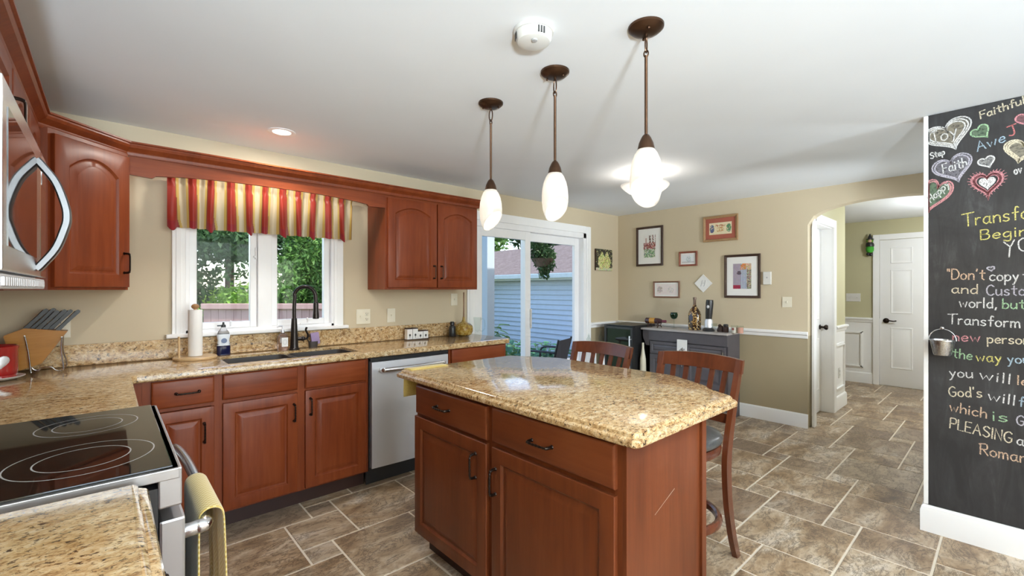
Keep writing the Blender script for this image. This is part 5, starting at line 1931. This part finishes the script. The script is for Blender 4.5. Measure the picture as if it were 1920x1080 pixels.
def chalk_text(text, y0, z0, y1, z1, cap, col):
    S, Wd = strokes(text)
    a, b_ = Vector((y0, z0)), Vector((y1, z1))
    ux = (b_ - a) / Wd
    up = Vector((-(b_ - a).y, (b_ - a).x)).normalized()
    if up.y < 0:
        up = -up
    up = (up * .5 + Vector((0, 1)) * .5).normalized() * cap / 9.0
    m_ = MB()
    for s in S:
        pts = [a + ux * p[0] + up * p[1] for p in s]
        ribbon(m_, [(p.x - .300, p.y) for p in pts], .0054)
    obj('chalk_lettering', m_, M['chalk_' + col], bb, smooth=0)
for args in [
    ('Faithful', 0.099, 2.232, -0.051, 2.267, 0.039, 'cream'), ('Awe', 0.111, 2.065, 0.013, 2.094, 0.05, 'blue'), ('Step', 0.29, 2.064, 0.235, 2.078, 0.033, 'white'),
    ('ov', -0.018, 1.92, -0.042, 1.923, 0.043, 'white'), ('Transform', 0.164, 1.677, -0.138, 1.701, 0.066, 'yellow'), ('Begins', 0.099, 1.602, -0.094, 1.612, 0.05, 'yellow'),
    ('YOUR', 0.011, 1.519, -0.159, 1.558, 0.065, 'white'), ('"Don\'t', 0.226, 1.398, 0.086, 1.393, 0.055, 'peach'), ('copy', 0.067, 1.388, -0.03, 1.386, 0.052, 'white'), ('the', -0.046, 1.385, -0.101, 1.385, 0.051, 'white'),
    ('and', 0.207, 1.323, 0.111, 1.32, 0.049, 'cream'), ('Customs', 0.078, 1.312, -0.114, 1.314, 0.053, 'lavender'), ('world,', 0.178, 1.248, 0.043, 1.246, 0.052, 'white'), ('but', 0.022, 1.246, -0.051, 1.245, 0.049, 'green'),
    ('Transform', 0.222, 1.157, -0.035, 1.151, 0.052, 'white'), ('new', 0.203, 1.066, 0.103, 1.069, 0.049, 'pink'), ('person', 0.075, 1.066, -0.067, 1.071, 0.047, 'cream'), ('the', 0.203, 0.977, 0.133, 0.971, 0.049, 'green'),
    ('way', 0.115, 0.967, 0.028, 0.971, 0.048, 'yellow'), ('you', 0.004, 0.97, -0.067, 0.976, 0.046, 'blue'), ('you', 0.215, 0.871, 0.129, 0.876, 0.05, 'white'), ('will', 0.103, 0.877, -0.003, 0.865, 0.05, 'white'),
    ('learn', -0.028, 0.867, -0.143, 0.864, 0.045, 'peach'), ("God's", 0.217, 0.764, 0.096, 0.78, 0.052, 'cream'), ('will', 0.073, 0.773, -0.018, 0.76, 0.05, 'white'), ('for', -0.032, 0.76, -0.092, 0.754, 0.048, 'blue'),
    ('which', 0.215, 0.686, 0.08, 0.675, 0.052, 'peach'), ('is', 0.056, 0.669, 0.008, 0.671, 0.05, 'green'), ('Good', -0.025, 0.665, -0.126, 0.662, 0.048, 'lavender'), ('PLEASING', 0.215, 0.594, -0.007, 0.567, 0.055, 'cream'),
    ('and', -0.026, 0.566, -0.101, 0.562, 0.049, 'white'), ('Romans', 0.101, 0.483, -0.084, 0.479, 0.056, 'peach')]:
    chalk_text(*args)

def heart(cy, cz, ty, tz, half, outline, fill=None, rings=1, rim=None, word=None, wcol='white', wtilt=None, spikes=False, ymax=.298):
    """chalk heart: centre, tip and half width on the board"""
    h_ = bpy.data.objects.new('chalk_heart', None)
    COL.objects.link(h_); h_.parent = bb
    c, tip = Vector((cy, cz)), Vector((ty, tz))
    dn = tip - c
    L = dn.length
    dn.normalize()
    # on the board "right in the picture" is -y
    rt = Vector((-dn.y, dn.x))
    if rt.x > 0:
        rt = -rt
    def P(t, s):
        x = 16 * math.sin(t) ** 3 / 16.0
        q = (13 * math.cos(t) - 5 * math.cos(2 * t) - 2 * math.cos(3 * t) - math.cos(4 * t))
        y = q / 17.0
        v = c + rt * (x * half * s) - dn * (y * L * s)
        return Vector((min(v.x, ymax), v.y))
    N = 44
    if fill:
        m_ = MB()
        V = [(-.0004, c.x - .300, c.y)] + [(-.0004, P(2 * PI * k / N, .93).x - .300, P(2 * PI * k / N, .93).y) for k in range(N)]
        m_.faces(V, [(0, 1 + k, 1 + (k + 1) % N) for k in range(N)])
        obj('chalk_fill', m_, M['smear_' + fill], h_, smooth=0)
    m_ = MB()
    for r_ in range(rings):
        s = 1 - .13 * r_
        ribbon(m_, [((P(2 * PI * k / N, s)).x - .300, (P(2 * PI * k / N, s)).y) for k in range(N + 1)], .0065)
    if spikes:
        for k in range(40):
            a_, b_ = P(2 * PI * k / 40, 1.0), P(2 * PI * k / 40, 1.22)
            ribbon(m_, [(a_.x - .300, a_.y), (b_.x - .300, b_.y)], .003)
    obj('chalk_outline', m_, M['chalk_' + outline], h_, smooth=0)
    if rim:
        m_ = MB()
        for s in (.90, .84, .78, .72):
            ribbon(m_, [((P(2 * PI * k / N, s)).x - .300, (P(2 * PI * k / N, s)).y) for k in range(N + 1)], .0072, -.0012)
        obj('chalk_rim', m_, M['chalk_' + rim], h_, smooth=0)
        m_ = MB()
        V = [(-.0014, c.x - .300, c.y)] + [(-.0014, P(2 * PI * k / N, .52).x - .300, P(2 * PI * k / N, .52).y) for k in range(N)]
        m_.faces(V, [(0, 1 + k, 1 + (k + 1) % N) for k in range(N)])
        obj('chalk_center', m_, M['chalk_white'], h_, smooth=0)
    if word:
        chalk_text(*word)
heart(.222, 2.185, .192, 2.095, .098, 'white', 'cream', 3)
chalk_text('Joy', .288, 2.140, .186, 2.168, .066, 'white')
heart(.099, 2.165, .075, 2.131, .034, 'green', 'green', 1)
heart(.203, 2.000, .180, 1.918, .078, 'lavender', 'lavender', 2)
chalk_text('Faith', .240, 1.975, .150, 1.995, .050, 'white')
heart(.078, 2.004, .067, 1.972, .030, 'white', 'white', 1)
heart(.076, 1.895, .073, 1.821, .058, 'pink', None, 1, 'pink', spikes=True)
heart(.272, 1.868, .305, 1.768, .062, 'pink', 'green', 2)
chalk_text('Happy', .290, 1.822, .216, 1.905, .038, 'white')
heart(-.044, 2.040, -.03, 1.975, .066, 'cream', 'cream', 3)
heart(-.058, 2.190, -.065, 2.150, .036, 'pink', 'pink', 1)
heart(.063, 1.450, .061, 1.437, .013, 'lavender')
chalk_text('J', .0, 2.115, -.03, 2.125, .05, 'red')

# little galvanised pail hung on the blackboard
pl_ = thing('metal_pail', 'small galvanised pail hanging from a knob on the blackboard', 'bucket', (CH - .066, .240, .990))
obj('pail', MB().lathe([(.001, .002), (.034, .0), (.036, .004), (.050, .076), (.0535, .078), (.0535, .083), (.0495, .083), (.0345, .006), (.001, .005)], n=36), brushed('galvanised_steel', (.60, .62, .64), .25, (30, 30, 6)), pl_)
obj('bail', MB().tube([(.0, .0535 * math.cos(a), .080 + .060 * math.sin(a)) for a in [PI * k / 20 for k in range(21)]], .0022, 8), M['chrome'], pl_)
b = MB().cyl((.058, 0, .143), (.0, 0, .143), .004).sphere((-.006, 0, .145), .010, 12)
obj('wall_knob', b, M['chrome'], pl_)

# hanging ornament beside the hallway door
ho = thing('hanging_doll', 'green and black cloth doll hanging beside the hallway door', 'ornament', (HX - .055, 1.318, 1.80))
obj('body', MB().lathe([(.001, .055), (.030, .06), (.044, .085), (.046, .12), (.036, .15), (.001, .155)], n=18), plain('bright_green_cloth', (.05, .36, .03), .8), ho)
obj('shoe', MB().sphere((0, -.01, .030), .026, 12, sx=.8, sz=.9).sphere((0, .022, .038), .022, 12, sx=.8), M['black'], ho)
obj('shawl', MB().lathe([(.046, .142), (.050, .165), (.040, .195), (.018, .205), (.001, .206)], n=18), M['black'], ho)
obj('face', MB().sphere((-.004, 0, .222), .026, 14), plain('pale_cloth', (.60, .42, .26), .8), ho)
obj('hair', MB().sphere((.006, .022, .226), .022, 12).sphere((.006, -.020, .222), .020, 12), plain('green_yarn', (.12, .30, .03), .9), ho)
obj('hat', MB().lathe([(.046, .244), (.046, .250), (.026, .254), (.018, .285), (.006, .318), (.001, .322)], n=18), M['black'], ho)
obj('hook', MB().tube([(0, 0, .32), (.052, 0, .325)], .003, 6), M['bronze'], ho)
hp_ = thing('hall_picture', 'narrow grey framed picture seen edge on around the hallway corner', 'picture', (HC + .0005, 1.62, 1.53), PI / 2)
obj('picture_frame', MB().box(-.20, -.02, -.16, .20, -.0005, .16, bev=.003), M['slate_top'], hp_, smooth=0)
obj('print', print_mesh(.34, .26, 12, 10, lambda u, v: jit((.6, .6, .58), .2), -.0206), M['attr'], hp_, smooth=0)
light('hall_lamp', 'POINT', (6.6, .1, ZC - .35), 40, (.90, .95, 1.0), .12)  # added point light to brighten the hall, no fixture modelled

# ------------------------------------------------------------------ the garden outside
GZ = -.42
M['lawn'] = leaf_mat('lawn', (.05, .10, .02), (.09, .17, .035), (.14, .24, .06))
M['patio'] = plain('concrete_patio', (.42, .40, .37), .9, vary=.15)
g = obj('ground_lawn', MB().box(-14, W1 + T + .02, GZ - .1, 30, 45, GZ), M['lawn'], smooth=0); g['kind'] = 'structure'
g = obj('ground_patio', MB().box(2.2, W1 + T + .005, GZ, 7.6, 7.2, -.14, bev=.01), M['patio'], smooth=0); g['kind'] = 'structure'

def leaves(n, blobs, size, seed, bias=.55):
    """one foliage mesh: n pointed leaves scattered through ellipsoids"""
    r = np.random.RandomState(seed)
    vol = np.array([b[3] * b[4] * b[5] for b in blobs], float)
    pick = r.choice(len(blobs), n, p=vol / vol.sum())
    B = np.array([b[:6] for b in blobs])[pick]
    d = r.normal(size=(n, 3)); d /= np.linalg.norm(d, axis=1)[:, None]
    rad = r.uniform(0, 1, n) ** bias
    rad = rad * .75 + .25 * (rad > .0) * r.uniform(.6, 1.05, n)
    P = B[:, :3] + d * rad[:, None] * B[:, 3:6]
    t = r.normal(size=(n, 3)); t[:, 2] -= .3; t /= np.linalg.norm(t, axis=1)[:, None]
    u = np.cross(t, r.normal(size=(n, 3))); u /= np.linalg.norm(u, axis=1)[:, None]
    s = size * r.uniform(.6, 1.3, n)[:, None]
    V = np.stack([P - t * s, P + u * s * .42 - t * s * .1, P + t * s, P - u * s * .42 - t * s * .1], 1).reshape(-1, 3)
    me = bpy.data.meshes.new('foliage')
    me.vertices.add(4 * n); me.loops.add(4 * n); me.polygons.add(n)
    me.vertices.foreach_set('co', V.ravel())
    me.loops.foreach_set('vertex_index', np.arange(4 * n))
    me.polygons.foreach_set('loop_start', np.arange(0, 4 * n, 4))
    me.polygons.foreach_set('loop_total', np.full(n, 4))
    me.update(calc_edges=True)
    return me

M['leaf_dark'] = leaf_mat('dark_leaves', (.018, .045, .016), (.045, .10, .035), (.10, .18, .065))
M['leaf_mid'] = leaf_mat('mid_leaves', (.04, .10, .02), (.10, .22, .045), (.20, .36, .09))
M['leaf_bright'] = leaf_mat('bright_leaves', (.08, .18, .02), (.20, .38, .05), (.34, .52, .10))
M['leaf_blue'] = leaf_mat('hosta_leaves', (.02, .09, .04), (.05, .19, .09), (.16, .34, .16))
M['bark'] = wood('bark', (.05, .035, .025), (.10, .07, .05), (.16, .12, .09), (14, 14, 3), .9, 0)

def tree(name, label, x, y, blobs, n, size, mat, trunk=(.12, 1.5), seed=1, cat='tree', group=None, limbs=()):
    t = thing(name, label, cat, (x, y, GZ), 0, group)
    m_ = MB()
    m_.tube(bez([(0, 0, -.02), (.02, .01, trunk[1] * .5), (0, .03, trunk[1])]), trunk[0], 10, None)
    for l in limbs:
        m_.tube(bez([(0, .02, trunk[1] * .8)] + list(l)), trunk[0] * .4, 6)
    obj('trunk' if trunk[0] > .05 else 'stem', m_, M['bark'], t)
    o = obj('foliage', leaves(n, blobs, size, seed), M[mat], t, smooth=0)
    return t

# seen through the kitchen window
tree('maple_tree', 'big dark leaved tree at the edge of the kitchen window view', 1.15, 12.6,
     [(0, 0, 3.6, 1.5, 1.3, .9), (1.1, .3, 3.3, 1.2, 1.0, .55), (.67, -.7, 2.80, 1.0, .8, .50), (.35, -.5, 2.0, .46, .45, .7), (1.2, -1.2, 2.72, .5, .5, .42), (-.2, -.3, 2.0, .6, .7, 1.2), (.10, -.3, 1.2, .60, .6, .8)], 17000, .078, 'leaf_dark', (.16, 3.2), 3, limbs=([(.6, .2, 3.0), (1.3, .3, 3.4)], [(-.5, -.2, 2.8), (-.9, -.3, 3.6)]))
tree('far_tree', 'tall tree beyond the fence with sky showing under its branches', 4.6, 19.0,
     [(0, 0, 5.6, 2.6, 2.2, 1.5), (-2.2, 1.0, 5.0, 1.7, 1.7, 1.2), (1.9, -.6, 4.2, 1.7, 1.6, 2.0)], 6500, .13, 'leaf_dark', (.18, 4.6), 4)
tree('backdrop_tree', 'broad tree at the back of the garden under the sky gap', 4.4, 25.6,
     [(0, 0, 5.9, 4.4, 2.2, 2.4), (-3.2, .6, 4.9, 2.2, 1.8, 1.6), (3.0, -.6, 4.4, 2.2, 1.8, 2.2), (0, 0, .9, 4.6, 1.6, 1.05), (.1, -.6, 3.1, 1.1, .7, 1.3), (-3.4, 0, 2.9, 2.2, 1.0, 1.5), (3.6, -.4, 2.6, 1.8, 1.0, 1.3)], 17000, .17, 'leaf_dark', (.2, 4.4), 41)
tree('round_bush', 'bright green rounded bush rising behind the pink fence', 2.32, 12.1,
     [(0, 0, 1.15, 1.05, .95, .82), (.8, -.3, 1.0, .7, .7, .6), (-.75, .3, .95, .6, .6, .55)], 7000, .055, 'leaf_bright', (.05, .7), 5, 'bush')
for k, (x, y, h_, s) in enumerate(((3.55, 11.45, 4.3, 9), (4.55, 10.65, 4.6, 10), (5.55, 9.85, 4.3, 11))):
    tree('arborvitae', ['feathery green evergreen beside the window mullion', 'feathery green evergreen in the middle of the evergreen row', 'feathery green evergreen closest to the grey garage'][k], x, y,
         [(0, 0, h_ * .30, .62, .62, h_ * .30), (0, 0, h_ * .58, .54, .54, h_ * .30), (0, 0, h_ * .82, .42, .42, h_ * .22), (.3, -.4, h_ * .45, .4, .4, h_ * .3), (-.4, -.2, h_ * .4, .4, .4, h_ * .28)],
         9000, .062, 'leaf_mid', (.08, 1.2), s, 'tree', 'evergreen row behind the fence')
# fence of flat boards
f0, f1 = Vector((1.42, 10.82)), Vector((5.15, 7.48))
fd = (f1 - f0); fl = fd.length; fa_ = math.atan2(fd.y, fd.x)
fe = thing('wooden_fence', 'low weathered pinkish board fence across the back garden', 'fence', (f0.x, f0.y, GZ), fa_)
M['fence'] = wood('weathered_fence', (.34, .20, .18), (.46, .28, .25), (.56, .37, .33), (14, 14, 2), .85, 0)
nb = int(fl / .15)
for k in range(nb):
    obj('board', MB().box(k * fl / nb + .003, -.012, .04, (k + 1) * fl / nb - .003, .012, 1.36, bev=.003), M['fence'], fe, smooth=0)
obj('cap_rail', MB().box(-.02, -.06, 1.362, fl + .02, .05, 1.472, bev=.008), M['fence'], fe, smooth=0)
obj('lower_rail', MB().box(0, -.045, 1.02 - .18, fl, -.0125, .90, bev=.004).box(0, .0125, .25, fl, .05, .34), M['fence'], fe, smooth=0)

# garage
GX = 8.0
gt = thing('garage', 'grey blue sided garage with a brownish shingled roof', 'garage', (GX, 10.2, GZ))
M['siding'] = plain('grey_blue_siding', (.56, .62, .72), .55, vary=.03)
M['shingle'] = NT('shingles')
_t = M['shingle']
n1 = _t.noise(_t.coords((4, 3, 3)), 2.2, 5, .8)
n2 = _t.noise(_t.coords((10, 4, 6)), 5, 4, .8)
_t.set(color=_t.ramp(_t.mix(.5, n1.outputs['Fac'], n2.outputs['Fac']), [(.33, (.085, .060, .052)), (.5, (.155, .118, .108)), (.67, (.24, .195, .18))]), rough=.95)
M['shingle'] = _t.m
ya, yb_ = -4.9, 5.5
eave = 1.56 - GZ
b = MB()
V, F = [], []
rows = int(eave / .118)
for k in range(rows):
    z0, z1 = eave - (k + 1) * .118, eave - k * .118
    i = len(V)
    V += [(-.046, ya, z0), (-.046, yb_, z0), (-.006, yb_, z1), (-.006, ya, z1), (-.006, ya, z0), (-.006, yb_, z0)]
    F += [(i, i + 1, i + 2, i + 3), (i, i + 4, i + 5, i + 1)]
b.faces(V, F, recalc=False)
b.box(-.004, ya, 0, 3.0, yb_, eave)
obj('siding', b, M['siding'], gt, smooth=0)
b = MB()
b.prism([(-.32, eave + .09), (1.75, eave + .98), (1.75, eave + 1.06), (-.34, eave + .165)], ya - .25, yb_ + .25, 'y')
b.prism([(3.6, eave + .14), (1.75, eave + .98), (1.75, eave + 1.06), (3.62, eave + .21)][::-1], ya - .25, yb_ + .25, 'y')
obj('roof', b, M['shingle'], gt, smooth=0)
b = MB()
b.box(-.44, ya - .25, eave + .035, -.33, yb_ + .25, eave + .150, bev=.02).box(-.33, ya - .25, eave + .0, -.006, yb_ + .25, eave + .02)
b.box(-.34, ya - .25, eave, -.315, yb_ + .25, eave + .10)
obj('gutter', b, plain('pale_gutter', (.66, .70, .70), .4), gt, smooth=0)

# trees behind the garage roof
for k, (x, y, z, s) in enumerate(((13.0, 18.2, 3.6, 31), (15.0, 13.2, 3.7, 32), (14.6, 8.2, 3.2, 33))):
    tree('garden_tree', ['leafy tree behind the garage roof, seen beside the porch post', 'leafy tree behind the garage roof, seen over the hanging basket', 'leafy tree behind the garage nearest the house'][k], x, y,
         [(0, 0, z, 1.9, 1.9, 1.5), (.9, -.9, z + .9, 1.4, 1.4, 1.1), (-.9, .8, z + .6, 1.4, 1.4, 1.2), (0, 0, z + 1.2, 2.0, 2.0, 1.4)], 10000, .15, 'leaf_mid' if k != 1 else 'leaf_dark', (.15, 2.2), s, 'tree', 'trees behind the garage')
# porch post and roof edge
pp = thing('porch_post', 'square grey blue porch post outside the sliding door', 'post', (3.475, 4.30, -.14))
obj('post', MB().box(-.058, -.058, .0, .058, .058, 2.56, bev=.004), plain('post_paint', (.36, .42, .48), .5, vary=.02), pp, smooth=0)
obj('base_trim', MB().box(-.075, -.075, 0, .075, .075, .12, bev=.006), bpy.data.materials['post_paint'], pp, smooth=0)
pf = obj('trim_porch_beam', MB().box(3.30, 4.22, 2.42, 6.4, 4.34, 2.56).box(6.28, W1 + T + .004, 2.42, 6.4, 4.22, 2.56), M['trim'], smooth=0); pf['kind'] = 'structure'

# hanging basket
hb = thing('hanging_basket', 'dark trailing plant in a basket hanging from the porch roof', 'hanging plant', (4.42, 4.27, 1.66))
obj('basket', MB().lathe([(.001, -.02), (.09, -.01), (.14, .08), (.15, .10), (.13, .10), (.001, .05)], n=24), M['bark'], hb)
obj('foliage', leaves(1500, [(0, 0, .16, .19, .19, .15), (.06, .02, .02, .16, .16, .13), (-.10, .0, .28, .13, .13, .16), (.03, .0, -.10, .09, .09, .09)], .034, 71), M['leaf_dark'], hb, smooth=0)
b = MB()
for k in range(3):
    a = 2 * PI * k / 3
    b.tube([(.14 * math.cos(a), .14 * math.sin(a), .10), (0, 0, .55)], .002, 5)
b.tube([(0, 0, .55), (0, 0, .757)], .003, 6)
obj('chain', b, M['black'], hb)

# hostas
def hosta(x, y, n, r, seed, label, mat='leaf_blue', size=.16, z=-.139):
    t = thing('hosta_plant', label, 'plant', (x, y, z), 0, 'hostas on the patio edge')
    rr = random.Random(seed)
    V, F, SV = [], [], MB()
    for k in range(n):
        a = rr.uniform(0, 2 * PI)
        el = rr.uniform(.25, 1.25)
        ln = r * rr.uniform(.6, 1.05)
        d = Vector((math.cos(a) * math.cos(el), math.sin(a) * math.cos(el), math.sin(el)))
        base = d * ln * .8
        SV.tube([(0, 0, 0), base * .55 + Vector((0, 0, .02)), base], .004, 5)
        out = Vector((math.cos(a), math.sin(a), -.25 + .5 * rr.random())).normalized()
        sd_ = Vector((-math.sin(a), math.cos(a), 0))
        s = size * rr.uniform(.7, 1.2)
        up = out.cross(sd_)
        i = len(V)
        for (t_1, w_) in ((0, .1), (.25, .42), (.55, .46), (.85, .22), (1.05, .02)):
            mid = base + out * s * 1.25 * t_1 - Vector((0, 0, .30 * s * t_1 * t_1))
            V += [tuple(mid + sd_ * s * w_ + Vector((0, 0, .10 * s * (w_ > .1)))), tuple(mid), tuple(mid - sd_ * s * w_ + Vector((0, 0, .10 * s * (w_ > .1))))]
        for q in range(4):
            j = i + q * 3
            F += [(j, j + 1, j + 4, j + 3), (j + 1, j + 2, j + 5, j + 4)]
    me = bpy.data.meshes.new('leaves'); me.from_pydata(V, [], F)
    obj('leaves', me, M[mat], t, smooth=60)
    obj('stems', SV, M['leaf_mid'], t)
hosta(4.62, 5.35, 150, .90, 5, 'broad leaved hosta clump beside the porch post')
hosta(5.60, 5.45, 95, .72, 6, 'broad leaved hosta clump in the middle of the sliding door view')
hosta(4.95, 6.45, 130, 1.15, 9, 'taller leafy shrub at the far side of the porch post', 'leaf_dark', .17)
# sling patio chair
ch_ = thing('patio_chair', 'dark maroon sling patio chair just outside the glass', 'chair', (4.73, 4.13, -.14), R(200))
M['sling'] = plain('maroon_sling', (.075, .045, .05), .7)
b = MB()
b.loft([[(-.23, -.02, .78), (.23, -.02, .78), (.23, -.005, .785), (-.23, -.005, .785)], [(-.24, -.10, .42), (.24, -.10, .42), (.24, -.085, .42), (-.24, -.085, .42)]])
obj('backrest', b, M['sling'], ch_, smooth=0)
obj('seat', MB().loft([[(-.24, -.09, .40), (.24, -.09, .40), (.24, -.09, .415), (-.24, -.09, .415)], [(-.24, -.52, .43), (.24, -.52, .43), (.24, -.52, .445), (-.24, -.52, .445)]]), M['sling'], ch_, smooth=0)
for s in (-1, 1):
    obj('frame_rail', MB().tube(bez([(s * .25, .02, .02), (s * .25, -.10, .40), (s * .25, -.06, .60), (s * .245, -.01, .80)]), .014, 8), M['black'], ch_)
    obj('leg', MB().tube(bez([(s * .25, -.10, .41), (s * .25, -.50, .43), (s * .26, -.55, .25), (s * .27, -.56, .0)]), .014, 8), M['black'], ch_)
    obj('armrest', MB().tube(bez([(s * .26, -.06, .62), (s * .27, -.25, .63), (s * .27, -.48, .61), (s * .265, -.52, .45)]), .016, 8), M['black'], ch_)
# wall lantern on the garage
wl_ = thing('wall_lantern', 'small dark lantern fixed to the garage siding', 'lamp', (GX - .047, 10.75, 1.42))
obj('back_plate', MB().box(-.02, -.05, -.09, 0, .05, .09, bev=.004), M['black'], wl_, smooth=0)
obj('lantern', MB().lathe([(.001, -.10), (.04, -.09), (.055, .05), (.07, .06), (.02, .11), (.001, .12)], (-.08, 0, 0), n=8).box(-.08, -.008, .02, -.01, .008, .04), M['black'], wl_, smooth=0)
